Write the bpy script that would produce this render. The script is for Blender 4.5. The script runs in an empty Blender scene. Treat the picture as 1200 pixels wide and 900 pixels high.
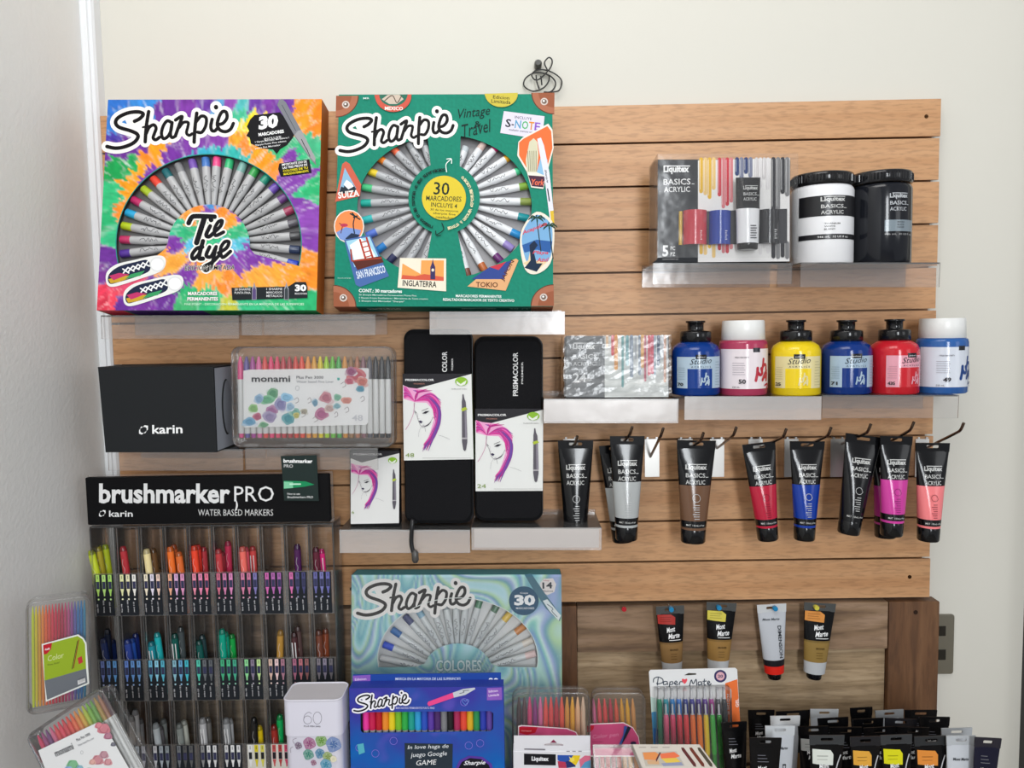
import bpy, math, random
from mathutils import Vector as V, Matrix, noise
from mathutils.geometry import tessellate_polygon, delaunay_2d_cdt
random.seed(4)
PI = math.pi
SC = bpy.context.scene
COL = SC.collection
# ------------------------------------------------------------ camera
CZ = 1.5
CAM = V((0, -1.2, CZ)); PITCH, ROLL, YAW, F = .0726, -.0174, -.0107, 880.0
fw = V((math.sin(YAW)*math.cos(PITCH), math.cos(YAW)*math.cos(PITCH), -math.sin(PITCH)))
rt = V((math.cos(YAW), -math.sin(YAW), 0)); up = rt.cross(fw)
RT = rt*math.cos(ROLL)+up*math.sin(ROLL); UP = up*math.cos(ROLL)-rt*math.sin(ROLL)
cd = bpy.data.cameras.new('camera'); cam = bpy.data.objects.new('camera', cd); COL.objects.link(cam)
cd.sensor_width = 36; cd.lens = F/1200*36; cd.clip_start = .02
cam.matrix_world = Matrix(((RT.x, UP.x, -fw.x, CAM.x), (RT.y, UP.y, -fw.y, CAM.y), (RT.z, UP.z, -fw.z, CAM.z), (0, 0, 0, 1)))
SC.camera = cam
# ------------------------------------------------------------ light
SC.view_settings.view_transform = 'Standard'; SC.view_settings.look = 'None'
SC.view_settings.gamma = 1; SC.view_settings.use_curve_mapping = False
SC.view_settings.exposure = -0.06
w = bpy.data.worlds.new('room_light'); SC.world = w; w.use_nodes = True
w.node_tree.nodes['Background'].inputs[0].default_value = (.93, .96, 1, 1)
w.node_tree.nodes['Background'].inputs[1].default_value = .375
def area(name, loc, target, sx, sy, power, col):
    l = bpy.data.lights.new(name, 'AREA'); l.shape = 'RECTANGLE'; l.size = sx; l.size_y = sy; l.energy = power; l.color = col
    o = bpy.data.objects.new(name, l); COL.objects.link(o); o.location = loc
    o.rotation_euler = (V(target)-V(loc)).to_track_quat('-Z', 'Y').to_euler(); return o
area('ceiling_light', (-.3, -1.15, 2.95), (-.1, -.05, 1.7), 1.5, .8, 21, (1, .98, .95))
area('window_light', (.55, -3.6, 2.0), (0, 0, 1.45), .5, 1.7, 62, (.93, .97, 1))
area('right_fill_light', (2.6, -2.4, 1.9), (-.5, -.1, 1.5), 1.0, 1.5, 9, (.96, .98, 1))  # added fill from the right to brighten the left wall
area('left_fill_light', (-2.2, -3.2, 2.1), (.1, 0, 1.5), .7, 1.5, 14, (.95, .97, 1))  # added fill from the front left, no known window there

# ------------------------------------------------------------ helpers
def ray(px, py): return (RT*((px-600)/F) - UP*((py-450)/F) + fw)
def P(px, py, Y=0.0):
    d = ray(px, py); return CAM + d*((Y-CAM.y)/d.y)
def lin(c): return c/12.92 if c <= .04045 else ((c+.055)/1.055)**2.4
def hx(s):
    if not isinstance(s, str): return s
    s = s.lstrip('#'); return tuple(lin(int(s[i:i+2], 16)/255) for i in (0, 2, 4))
def mixc(a, b, t): a, b = hx(a), hx(b); return tuple(a[i]*(1-t)+b[i]*t for i in range(3))
MATS = {}
def nodes(m): m.use_nodes = True; nt = m.node_tree; return nt, nt.nodes, nt.links
def base_mat(name, rough, metal=0, coat=0, bump=0, bscale=300, spec=.5):
    m = bpy.data.materials.new(name); nt, N, L = nodes(m); b = N['Principled BSDF']
    a = N.new('ShaderNodeAttribute'); a.attribute_name = 'Col'; L.new(a.outputs['Color'], b.inputs['Base Color'])
    b.inputs['Roughness'].default_value = rough; b.inputs['Metallic'].default_value = metal
    b.inputs['Coat Weight'].default_value = coat; b.inputs['Coat Roughness'].default_value = .06
    b.inputs['Specular IOR Level'].default_value = spec
    if bump:
        n = N.new('ShaderNodeTexNoise'); n.inputs['Scale'].default_value = bscale; n.inputs['Detail'].default_value = 3
        t = N.new('ShaderNodeTexCoord'); L.new(t.outputs['Object'], n.inputs['Vector'])
        bb = N.new('ShaderNodeBump'); bb.inputs['Strength'].default_value = bump; bb.inputs['Distance'].default_value = .001
        L.new(n.outputs['Fac'], bb.inputs['Height']); L.new(bb.outputs['Normal'], b.inputs['Normal'])
    MATS[name] = m; return m
base_mat('matte', .75, spec=.2); base_mat('card', .5, spec=.12); base_mat('satin', .3); base_mat('gloss', .17, coat=.25, spec=.3)
base_mat('fabric', .9, bump=.5, bscale=900, spec=.2); base_mat('metal', .22, metal=1); base_mat('silver', .33, metal=.75)
base_mat('foil', .2, coat=.5, bump=.9, bscale=75); base_mat('plastic', .25, bump=.2, bscale=120, spec=.25)
base_mat('bronze', .35, metal=.45); base_mat('paint', .6, bump=.12, bscale=60); base_mat('stipple', .6, bump=.5, bscale=150)
def clear_mat(name, tint, milk, rough, refl, bump=0, bscale=40, milkcol=(1, 1, 1), k=1.0):
    m = bpy.data.materials.new(name); nt, N, L = nodes(m)
    for n in list(N):
        if n.type == 'BSDF_PRINCIPLED': N.remove(n)
    out = N['Material Output']; tr = N.new('ShaderNodeBsdfTransparent'); tr.inputs[0].default_value = (*tint, 1)
    gl = N.new('ShaderNodeBsdfGlossy'); gl.inputs['Roughness'].default_value = rough
    df = N.new('ShaderNodeBsdfDiffuse'); df.inputs[0].default_value = (*milkcol, 1)
    lw = N.new('ShaderNodeFresnel'); lw.inputs['IOR'].default_value = 1.5
    ad = N.new('ShaderNodeMath'); ad.operation = 'MULTIPLY_ADD'; ad.inputs[1].default_value = k; ad.inputs[2].default_value = refl
    L.new(lw.outputs[0], ad.inputs[0])
    m1 = N.new('ShaderNodeMixShader'); m1.inputs[0].default_value = milk; L.new(tr.outputs[0], m1.inputs[1]); L.new(df.outputs[0], m1.inputs[2])
    m2 = N.new('ShaderNodeMixShader'); L.new(ad.outputs[0], m2.inputs[0]); L.new(m1.outputs[0], m2.inputs[1]); L.new(gl.outputs[0], m2.inputs[2])
    L.new(m2.outputs[0], out.inputs[0])
    if bump:
        n = N.new('ShaderNodeTexNoise'); n.inputs['Scale'].default_value = bscale
        t = N.new('ShaderNodeTexCoord'); L.new(t.outputs['Object'], n.inputs['Vector'])
        bb = N.new('ShaderNodeBump'); bb.inputs['Strength'].default_value = bump; bb.inputs['Distance'].default_value = .002
        L.new(n.outputs['Fac'], bb.inputs['Height']); L.new(bb.outputs['Normal'], gl.inputs['Normal'])
    MATS[name] = m
clear_mat('clear', (.97, .97, .965), .02, .08, .01)
clear_mat('acrylic', (.975, .965, .96), .045, .14, .02, .25, 25)
clear_mat('milky', (.97, .95, .94), .24, .25, .05, .3, 22, (1, .975, .955))  # clear sheet with white mixed in, for the paler lips
clear_mat('case', (.975, .975, .975), .03, .11, .01, .4, 30, k=.85)
clear_mat('wrap', (.985, .985, .985), .015, .14, .0, .5, 26, k=.55)
clear_mat('crinkle', (.97, .97, .97), .06, .22, .02, .8, 60)
def wood(name, c1, c2, c3, sx, sz, fleck, rough=.45, knots=0):
    m = bpy.data.materials.new(name); nt, N, L = nodes(m); b = N['Principled BSDF']
    t = N.new('ShaderNodeTexCoord'); oi = N.new('ShaderNodeObjectInfo')
    vm = N.new('ShaderNodeVectorMath'); vm.operation = 'MULTIPLY_ADD'; L.new(oi.outputs['Random'], vm.inputs[0])
    vm.inputs[1].default_value = (37, 11, 23); L.new(t.outputs['Object'], vm.inputs[2])
    mp = N.new('ShaderNodeMapping'); mp.inputs['Scale'].default_value = (sx, 8, sz); L.new(vm.outputs[0], mp.inputs[0])
    n1 = N.new('ShaderNodeTexNoise'); n1.inputs['Scale'].default_value = 1; n1.inputs['Detail'].default_value = 4; n1.inputs['Distortion'].default_value = .25 + knots
    L.new(mp.outputs[0], n1.inputs['Vector'])
    mp2 = N.new('ShaderNodeMapping'); k = fleck; mp2.inputs['Scale'].default_value = (k*(.16 if sx < sz else 1), 40, k*(1 if sx < sz else .16)); L.new(vm.outputs[0], mp2.inputs[0])
    n2 = N.new('ShaderNodeTexNoise'); n2.inputs['Scale'].default_value = 1; n2.inputs['Detail'].default_value = 2; L.new(mp2.outputs[0], n2.inputs['Vector'])
    r = N.new('ShaderNodeValToRGB'); e = r.color_ramp.elements; e[0].position = .32; e[0].color = (*hx(c1), 1); e[1].position = .68; e[1].color = (*hx(c3), 1)
    x = e.new(.5); x.color = (*hx(c2), 1); L.new(n1.outputs['Fac'], r.inputs[0])
    r2 = N.new('ShaderNodeValToRGB'); e = r2.color_ramp.elements; e[0].position = .36; e[0].color = (.62, .6, .58, 1); e[1].position = .52; e[1].color = (1, 1, 1, 1)
    L.new(n2.outputs['Fac'], r2.inputs[0])
    mx = N.new('ShaderNodeMixRGB'); mx.blend_type = 'MULTIPLY'; mx.inputs[0].default_value = .5 if fleck else 0
    L.new(r.outputs[0], mx.inputs[1]); L.new(r2.outputs[0], mx.inputs[2]); L.new(mx.outputs[0], b.inputs['Base Color'])
    b.inputs['Roughness'].default_value = rough
    bp = N.new('ShaderNodeBump'); bp.inputs['Strength'].default_value = .25; bp.inputs['Distance'].default_value = .0006
    L.new(n2.outputs['Fac'], bp.inputs['Height']); L.new(bp.outputs[0], b.inputs['Normal'])
    MATS[name] = m
wood('beech', '#ba885c', '#c39367', '#ca9b70', 1.3, 55, 260)
wood('groove_board', '#8a5f3c', '#94683f', '#9c7048', 2, 30, 200)
wood('rail_wood', '#5a4433', '#84694f', '#9c8068', 2.2, 30, 190, .7, 1.2)
wood('stile_wood', '#4a2f1c', '#654328', '#7a5638', 30, 2.4, 220, .55, .8)
wood('panel_wood', '#8a7356', '#9f8768', '#b59d7e', 5, 110, 240, .75, .3)
wood('counter_wood', '#6a5038', '#7c6248', '#8c7258', 2, 20, 150, .5, .3)

FONT = {}
def union2(polys, eps=1e-6):
    "merge overlapping flat polygons into triangles that never overlap"
    vs = []; fs = []
    for p in polys:
        ar = sum(p[i-1][0]*p[i][1]-p[i][0]*p[i-1][1] for i in range(len(p)))
        if abs(ar) < eps*eps: continue
        if ar < 0: p = p[::-1]
        fs.append(list(range(len(vs), len(vs)+len(p)))); vs += [V((q[0], q[1])) for q in p]
    if not fs: return [], []
    vv, ee, ff, _, _, of = delaunay_2d_cdt(vs, [], fs, 1, eps)
    ff = [f for f, q in zip(ff, of) if q]
    return [(q.x, q.y) for q in vv], [tuple(f) for f in ff]
def glyphs(s, bold, shear):
    k = (s, bold, shear)
    if k not in FONT:
        c = bpy.data.curves.new('t', 'FONT'); c.body = s; c.resolution_u = 2; c.offset = bold; c.shear = shear; c.fill_mode = 'FRONT'
        o = bpy.data.objects.new('t', c); COL.objects.link(o)
        me = o.evaluated_get(bpy.context.evaluated_depsgraph_get()).to_mesh(); me.calc_loop_triangles()
        vs = [(v.co.x, v.co.y) for v in me.vertices]; ts = [tuple(t.vertices) for t in me.loop_triangles]
        o.to_mesh_clear(); bpy.data.objects.remove(o); bpy.data.curves.remove(c)
        if bold > 0: vs, ts = union2([[vs[i] for i in t] for t in ts], 1e-5)
        FONT[k] = (vs, ts, (min(v[0] for v in vs), max(v[0] for v in vs), min(v[1] for v in vs), max(v[1] for v in vs)))
    return FONT[k]
def crv(pts, n=5, closed=False):
    "Catmull-Rom through 2D/3D points"
    p = [V(q) for q in pts]; out = []; m = len(p)
    if m < 3: return p
    rng = range(m if closed else m-1)
    for i in rng:
        a, b, c, d = ((p[(i-1) % m], p[i], p[(i+1) % m], p[(i+2) % m]) if closed else (p[max(i-1, 0)], p[i], p[i+1], p[min(i+2, m-1)]))
        for j in range(n):
            t = j/n; out.append(.5*((2*b)+(c-a)*t+(2*a-5*b+4*c-d)*t*t+(3*b-a-3*c+d)*t**3))
    if not closed: out.append(p[-1])
    return out
def rrect(x0, y0, x1, y1, r, n=4):
    o = []
    for cx, cy, a in ((x1-r, y1-r, 0), (x0+r, y1-r, 90), (x0+r, y0+r, 180), (x1-r, y0+r, 270)):
        for i in range(n+1):
            t = math.radians(a+90*i/n); o.append((cx+r*math.cos(t), cy+r*math.sin(t)))
    return o
def arc(cx, cy, rx, ry, a0, a1, n=24):
    return [(cx+rx*math.cos(math.radians(a0+(a1-a0)*i/n)), cy-ry*math.sin(math.radians(a0+(a1-a0)*i/n))) for i in range(n+1)]
def inpoly(x, y, p):
    c = False; j = len(p)-1
    for i in range(len(p)):
        if (p[i][1] > y) != (p[j][1] > y) and x < (p[j][0]-p[i][0])*(y-p[i][1])/(p[j][1]-p[i][1]+1e-12)+p[i][0]: c = not c
        j = i
    return c
class Fr:
    "frame standing in the world: origin bottom centre of a front face, x right, z up, y to the back"
    def __init__(s, o, ex, ey, ez, w=0, h=0): s.o, s.ex, s.ey, s.ez, s.w, s.h = o, ex, ey, ez, w, h
    def mat(s): return Matrix(((s.ex.x, s.ey.x, s.ez.x, s.o.x), (s.ex.y, s.ey.y, s.ez.y, s.o.y), (s.ex.z, s.ey.z, s.ez.z, s.o.z), (0, 0, 0, 1)))
    def xz(s, px, py, yo=0):
        d = ray(px, py); n = s.ey; o = s.o+s.ey*yo; t = (o-CAM).dot(n)/d.dot(n); q = CAM+d*t-s.o
        return q.dot(s.ex), q.dot(s.ez)
    def S(s, px, py, off=0): x, z = s.xz(px, py); return V((x, -off, z))
def fit(bl, br, top, Y, lean=0, Yr=None):
    a = P(*bl, Y); b = P(*br, Y if Yr is None else Yr); ex = (b-a).normalized(); o = (a+b)/2
    ey0 = V((-ex.y, ex.x, 0)).normalized(); ez0 = ex.cross(ey0); l = math.radians(lean)
    f = Fr(o, ex, ey0*math.cos(l)-ez0*math.sin(l), ez0*math.cos(l)+ey0*math.sin(l), (b-a).length)
    f.h = f.xz(*top)[1]; return f
def down_to(f, z):
    "extend a fitted frame down to height z, keeping its front plane"
    dz = (f.o.z-z)/f.ez.z; f.o = f.o-f.ez*dz; f.h += dz; return f
def flat(x, z, off=0): return V((x, -off, z))
class M:
    up = -1; curved = False
    def __init__(s, S=flat, mat='card'): s.v = []; s.f = []; s.c = []; s.m = []; s.sm = []; s.S = S; s.o = 1e-4; s.mat = mat; s.vc = None
    def face(s, pts, col, mat=None, sm=False):
        b = len(s.v); s.v += [V(p) for p in pts]; s.f.append(tuple(range(b, b+len(pts)))); s.c.append(hx(col)); s.m.append(mat or s.mat); s.sm.append(sm)
    def idx(s, vs, fs, col, mat=None, sm=False):
        b = len(s.v); s.v += [V(p) for p in vs]
        for i, q in enumerate(fs): s.f.append(tuple(b+j for j in q)); s.c.append(col[i] if isinstance(col, list) else hx(col)); s.m.append(mat or s.mat); s.sm.append(sm)
    def box(s, x0, y0, z0, x1, y1, z1, col, mat=None):
        p = [(x, y, z) for z in (z0, z1) for y in (y0, y1) for x in (x0, x1)]
        s.idx(p, [(0, 1, 5, 4), (1, 3, 7, 5), (3, 2, 6, 7), (2, 0, 4, 6), (4, 5, 7, 6), (2, 3, 1, 0)], col, mat)
    def cbox(s, x0, y0, z0, x1, y1, z1, col, mat=None, c=.0012):
        "box with chamfered edges"
        s.prism([(x0+c, z0), (x1-c, z0), (x1, z0+c), (x1, z1-c), (x1-c, z1), (x0+c, z1), (x0, z1-c), (x0, z0+c)], y0, y1, col, mat, c)
    def prism(s, out, y0, y1, col, mat=None, ch=0, sm=False, back=True):
        "2D outline in x,z extruded along y, with a chamfer"
        n = len(out); cx = sum(p[0] for p in out)/n; cz = sum(p[1] for p in out)/n
        def ins(p, k):
            d = V((p[0]-cx, p[1]-cz)); l = d.length or 1; return (p[0]-d.x/l*k, p[1]-d.y/l*k)
        L = []
        if ch: L = [([ins(p, ch) for p in out], y0), (out, y0+ch), (out, y1-ch), ([ins(p, ch) for p in out], y1)]
        else: L = [(out, y0), (out, y1)]
        vs = [(p[0], y, p[1]) for o, y in L for p in o]; fs = []
        for k in range(len(L)-1):
            for i in range(n): j = (i+1) % n; fs.append((k*n+i, k*n+n+i, k*n+n+j, k*n+j))
        s.idx(vs, fs, col, mat, sm)
        s.idx([(p[0], y0, p[1]) for p in L[0][0]], [tuple(range(n))], col, mat)
        if back: s.idx([(p[0], y1, p[1]) for p in L[-1][0]], [tuple(range(n-1, -1, -1))], col, mat)
    def prismz(s, out, zs, mat=None, sm=True, cap=True):
        "outline in x,y lofted in z; zs = [(z, scale, colour)]"
        n = len(out); vs = [(p[0]*k, p[1]*k, z) for z, k, c in zs for p in out]; fs = []; cs = []
        for q in range(len(zs)-1):
            for i in range(n): j = (i+1) % n; fs.append((q*n+i, q*n+j, q*n+n+j, q*n+n+i)); cs.append(hx(zs[q+1][2]))
        s.idx(vs, fs, cs, mat, sm)
        if cap:
            s.face([(p[0]*zs[-1][1], p[1]*zs[-1][1], zs[-1][0]) for p in out], zs[-1][2], mat)
            s.face([(p[0]*zs[0][1], p[1]*zs[0][1], zs[0][0]) for p in reversed(out)], zs[0][2], mat)
    def lathe(s, prof, n=32, c=(0, 0), mat=None, sy=1):
        "prof = [(r, z, colour of the band below)]"
        vs = []; fs = []; cs = []
        for r, z, k in prof:
            for i in range(n): a = 2*PI*i/n; vs.append((c[0]+r*math.cos(a), c[1]+r*sy*math.sin(a), z))
        for q in range(len(prof)-1):
            for i in range(n): j = (i+1) % n; fs.append((q*n+i, q*n+j, q*n+n+j, q*n+n+i)); cs.append(hx(prof[q+1][2]))
        s.idx(vs, fs, cs, mat, True)
        s.face(vs[-n:], prof[-1][2], mat); s.face(vs[:n][::-1], prof[0][2], mat)
    def rod(s, p0, p1, rs, n=12, mat=None, caps=True):
        "round bar from p0 to p1, rs = [(t, radius, colour)]"
        p0 = V(p0); p1 = V(p1); d = (p1-p0).normalized(); a = d.orthogonal().normalized(); b = d.cross(a); vs = []; fs = []; cs = []
        for t, r, k in rs:
            c = p0.lerp(p1, t)
            for i in range(n): g = 2*PI*i/n; vs.append(c+a*r*math.cos(g)+b*r*math.sin(g))
        for q in range(len(rs)-1):
            for i in range(n): j = (i+1) % n; fs.append((q*n+i, q*n+j, q*n+n+j, q*n+n+i)); cs.append(hx(rs[q+1][2]))
        s.idx(vs, fs, cs, mat, True)
        if caps: s.face(vs[-n:], rs[-1][2], mat); s.face(vs[:n][::-1], rs[0][2], mat)
    def tube(s, pts, r, col, mat=None, n=8, closed=False):
        p = [V(q) for q in pts]; m = len(p); vs = []; fs = []; pa = None
        for i in range(m):
            d = (p[(i+1) % m]-p[i-1]) if closed or 0 < i < m-1 else (p[1]-p[0] if i == 0 else p[-1]-p[-2])
            d.normalize(); a = d.orthogonal() if pa is None else pa-d*pa.dot(d); a.normalize(); pa = a; b = d.cross(a)
            for k in range(n): g = 2*PI*k/n; vs.append(p[i]+a*r*math.cos(g)+b*r*math.sin(g))
        for i in range(m if closed else m-1):
            q = (i+1) % m
            for k in range(n): j = (k+1) % n; fs.append((i*n+k, i*n+j, q*n+j, q*n+k))
        s.idx(vs, fs, col, mat, True)
        if not closed: s.face(vs[-n:], col, mat); s.face(vs[:n][::-1], col, mat)
    # ---- flat print laid on a surface S(a, b, offset)
    def nx(s): s.o += 6e-5 if s.curved else 1e-5; return s.o
    def poly(s, pts, col, mat=None):
        o = s.nx(); pts = [(p[0], p[1]) for p in pts]
        if s.curved:
            x0, x1 = min(p[0] for p in pts), max(p[0] for p in pts); y0, y1 = min(p[1] for p in pts), max(p[1] for p in pts); st = .0022
            g = [V((x0+st*(i+.5), y0+st*(j+.5))) for i in range(int((x1-x0)/st)) for j in range(int((y1-y0)/st))]
            g = [q for q in g if inpoly(q.x, q.y, pts)]; n = len(pts); bd = []
            for i in range(n):
                p, q = V(pts[i]), V(pts[(i+1) % n]); k = max(1, int((q-p).length/st)); bd += [p.lerp(q, j/k) for j in range(k)]
            vv, ee, ff, *_ = delaunay_2d_cdt(bd+g, [(i, (i+1) % len(bd)) for i in range(len(bd))], [], 1, 1e-7)
            s.idx([s.S(q.x, q.y, o) for q in vv], [tuple(f) for f in ff], col, mat, True); return
        for t in tessellate_polygon([[V((x, y, 0)) for x, y in pts]]): s.face([s.S(pts[i][0], pts[i][1], o) for i in t], col, mat)
    def rect(s, x0, y0, x1, y1, col, mat=None, nx=1):
        o = s.nx()
        if s.curved: nx = max(1, int(abs(x1-x0)/.0018))
        for i in range(nx):
            a = x0+(x1-x0)*i/nx; b = x0+(x1-x0)*(i+1)/nx
            s.face([s.S(a, y0, o), s.S(b, y0, o), s.S(b, y1, o), s.S(a, y1, o)], col, mat, nx > 1)
    def ell(s, cx, cy, rx, ry, col, n=20, a0=0, mat=None):
        o = s.nx(); c = math.cos(a0); q = math.sin(a0)
        s.face([s.S(cx+rx*math.cos(t)*c-ry*math.sin(t)*q, cy+rx*math.cos(t)*q+ry*math.sin(t)*c, o) for t in (2*PI*i/n for i in range(n))], col, mat)
    def rib(s, pts, w, col, k=4, closed=False, taper=False, mat=None, smooth=True, join=False, only=False):
        o = s.nx(); p = crv(pts, k, closed) if smooth else [V(q) for q in pts]; m = len(p); L = []
        for i in range(m):
            d = (p[(i+1) % m]-p[i-1]) if closed or 0 < i < m-1 else (p[1]-p[0] if i == 0 else p[-1]-p[-2])
            d = d.normalized() if d.length else V((1, 0)); nn = V((-d.y, d.x))
            ww = w/2*((math.sin(PI*min(1, max(0, i/(m-1))))*.85+.15) if taper else 1); L.append((p[i]+nn*ww, p[i]-nn*ww))
        polys = []
        for i in range(m if closed else m-1):
            a, b = L[i], L[(i+1) % m]; Q = [(q.x, q.y) for q in (a[0], a[1], b[1], b[0])]
            cr = [(Q[j][0]-Q[j-1][0])*(Q[(j+1) % 4][1]-Q[j][1])-(Q[j][1]-Q[j-1][1])*(Q[(j+1) % 4][0]-Q[j][0]) for j in range(4)]
            if not taper and (join or min(cr)*max(cr) < 0):
                u = p[(i+1) % m]-p[i]; u = V((-u.y, u.x)).normalized()*w/2
                Q = [tuple(p[i]+u), tuple(p[i]-u), tuple(p[(i+1) % m]-u), tuple(p[(i+1) % m]+u)]
            polys.append(Q)
        if not closed and not taper:
            for q in (p if join else (p[0], p[-1])): polys.append([(q.x+w/2*math.cos(t), q.y+w/2*math.sin(t)) for t in (2*PI*i/(14 if join else 8) for i in range(14 if join else 8))])
        if only: return polys
        if taper:
            for q in polys: s.face([s.S(x, y, o) for x, y in q], col, mat)
        else: s.union(polys, col, mat)
    def text(s, t, x, y, w, h, col, rot=0, bold=.01, shear=0, mat=None, halo=None):
        "lower-left corner x,y; s.up is -1 when the second coordinate grows downwards (pixels), 1 when upwards"
        up = s.up; bx = glyphs(t, bold, shear)[2]
        if halo: s.halo_(t, x, y, w, h, rot, bold+halo[1], shear, halo[0], bx)
        o = s.nx()+(.00022 if s.curved else 0); vs, ts, _ = glyphs(t, bold, shear); r = math.radians(rot); c, q = math.cos(r), math.sin(r); pv = []
        for a, b in vs: dx, dy = (a-bx[0])/(bx[1]-bx[0]+1e-9)*w, (b-bx[2])/(bx[3]-bx[2]+1e-9)*h; pv.append(s.S(x+dx*c-dy*q, y+up*(dx*q+dy*c), o))
        s.idx(pv, ts, col, mat)
    def halo_(s, t, x, y, w, h, rot, bold, shear, col, bx):
        vs, ts, _ = glyphs(t, bold, shear); r = math.radians(rot); c, q = math.cos(r), math.sin(r); pv = []; o = s.nx()
        for a, b in vs: dx, dy = (a-bx[0])/(bx[1]-bx[0]+1e-9)*w, (b-bx[2])/(bx[3]-bx[2]+1e-9)*h; pv.append(s.S(x+dx*c-dy*q, y+s.up*(dx*q+dy*c), o))
        s.idx(pv, ts, col)
    def union(s, polys, col, mat=None):
        o = s.nx(); vs, fs = union2(polys, 1e-7)
        s.idx([s.S(x, y, o) for x, y in vs], fs, col, mat)
    def build(s, name, parent=None, fr=None, solid=False):
        me = bpy.data.meshes.new(name); me.from_pydata([tuple(v) for v in s.v], [], s.f)
        ms = sorted(set(s.m)); 
        for k in ms: me.materials.append(MATS[k])
        mi = {k: i for i, k in enumerate(ms)}
        me.polygons.foreach_set('material_index', [mi[k] for k in s.m]); me.polygons.foreach_set('use_smooth', s.sm)
        ca = me.color_attributes.new('Col', 'FLOAT_COLOR', 'CORNER'); d = []
        for f, c in zip(s.f, s.c): d += [*c, 1]*len(f)
        if s.vc: d = []; [d.extend((*s.vc[i], 1)) for f in s.f for i in f]
        ca.data.foreach_set('color', d); me.update()
        o = bpy.data.objects.new(name, me); COL.objects.link(o)
        if parent: o.parent = parent
        elif fr: o.matrix_world = fr.mat()
        return o
def thing(name, label, cat, fr=None, group=None, loc=None):
    o = bpy.data.objects.new(name, None); COL.objects.link(o); o.empty_display_size = .02
    if fr: o.matrix_world = fr.mat()
    if loc: o.location = loc
    return tag(o, label, cat, group)
def tag(o, label, cat, group=None):
    o['label'] = label; o['category'] = cat
    if group: o['group'] = group
    return o
def struct(o): o['kind'] = 'structure'; return o
def art_panel(fr, w, h, colfn, holes, step=.0028, name='printed_front', parent=None, y=0):
    "sheet covering the front face, coloured by colfn(u, v) and cut by hole outlines (local x,z)"
    nx = int(w/step); nz = int(h/step); pts = []; edges = []
    hb = [[V((x, z)) for x, z in H] for H in holes]
    for j in range(nz+1):
        for i in range(nx+1):
            x = -w/2+w*i/nx; z = h*j/nz
            pts.append(V((x, z)))
    k = len(pts)
    for H in hb:
        n = len(H); pts += H; edges += [(k+i, k+(i+1) % n) for i in range(n)]; k += n
    if hb:
        vv, ee, ff, *_ = delaunay_2d_cdt(pts, edges, [], 0, 1e-6)
        ff = [f for f in ff if not any(inpoly(sum(vv[i].x for i in f)/3, sum(vv[i].y for i in f)/3, H) for H in hb)]
    else:
        vv = pts; ff = [(j*(nx+1)+i, j*(nx+1)+i+1, (j+1)*(nx+1)+i+1, (j+1)*(nx+1)+i) for j in range(nz) for i in range(nx)]
    m = M(mat='card'); m.idx([(q.x, y, q.y) for q in vv], [tuple(f) for f in ff], '#ffffff')
    m.vc = [colfn(q.x/w+.5, q.y/h) for q in vv]
    return m.build(name, parent)
def sim(a0, a1, b0, b1):
    "similarity that carries a0->b0 and a1->b1"
    za = complex(*a1)-complex(*a0); zb = complex(*b1)-complex(*b0); k = zb/za
    def f(p): z = complex(*b0)+k*(complex(*p)-complex(*a0)); return (z.real, z.imag)
    f.k = abs(k); return f
# ============================================================ the room
TOPZ, S0, SP, XR, XL, XT = CZ+.3454, .0598, .0668, .6604, -.652, -.6682
COUNTER = .775
m = M(mat='paint'); m.box(-.672, .018, 0, 2.6, .12, 3.0, '#d2cfc5'); struct(m.build('wall_back'))
m = M(mat='stipple'); m.box(-.78, -3.2, 0, -.672, .12, 3.0, '#e8e7e4'); struct(m.build('wall_left'))
m = M(mat='matte'); m.box(-.78, -4.5, -.05, 2.6, .12, 0, '#8c857a'); struct(m.build('floor'))
m = M(mat='satin'); m.prism([(-.6719, -.006), (-.6719, .0179), (-.6525, .0179), (-.6525, 0), (-.655, -.004), (-.660, -.004), (-.661, -.007), (-.6695, -.007)], 0, 3.0-1e-3, '#e6e8ea')
o = struct(m.build('trim_1'))
for v in o.data.vertices: x, y, z = v.co; v.co = (x, z, y)
xb = P(1204, 850, 0).x
m = M(mat='satin'); m.cbox(xb, -.012, 0, xb+.07, .0179, 2.1, '#141414', c=.003); struct(m.build('trim_2'))
# ------------------------------------------------------------ slat wall
wall = thing('slatwall_panel', 'beech slotted display panel fixed to the cream wall', 'display panel', loc=(0, 0, 0))
zt = TOPZ
for k in range(12):
    hgt = S0 if k == 0 else SP; zb = zt-hgt; G = .0032; x1 = XR-.0012*(k % 3 == 1)
    pr = [(0, zb+G), (0, zt-.0002), (.0045, zt-.0002), (.0045, zt-.006), (.0165, zt-.006), (.0165, zb+.009), (.0045, zb+.009), (.0045, zb+G)]
    n = len(pr); m = M(mat='beech')
    vs = [(x, y, z) for x in (XL, x1) for y, z in pr]
    m.idx(vs, [(i, (i+1) % n, n+(i+1) % n, n+i) for i in range(n)], '#ffffff')
    for b in (0, n):
        for q in ((0, 1, 2, 7), (2, 3, 6, 7), (3, 4, 5, 6)): m.idx([vs[b+i] for i in q], [(0, 1, 2, 3)], '#ffffff')
    m.build('slat', wall); zt = zb
BOTZ = zt
m = M(mat='groove_board'); m.box(XL+.004, .0166, BOTZ+.01, XR-.0045, .0178, TOPZ-.004, '#ffffff'); m.build('backing_board', wall)
for px, py in ((1085.5, 136.5), (1066, 676), (412, 690)):
    q = P(px, py, 0); m = M(mat='metal'); m.rod((q.x, -.0004, q.z), (q.x, .003, q.z), [(0, .0032, '#6a4a30'), (1, .0032, '#6a4a30')], 10)
    m.box(q.x-.002, -.0006, q.z-.0004, q.x+.002, -.0003, q.z+.0004, '#2a1c12'); m.build('screw', wall)
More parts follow.
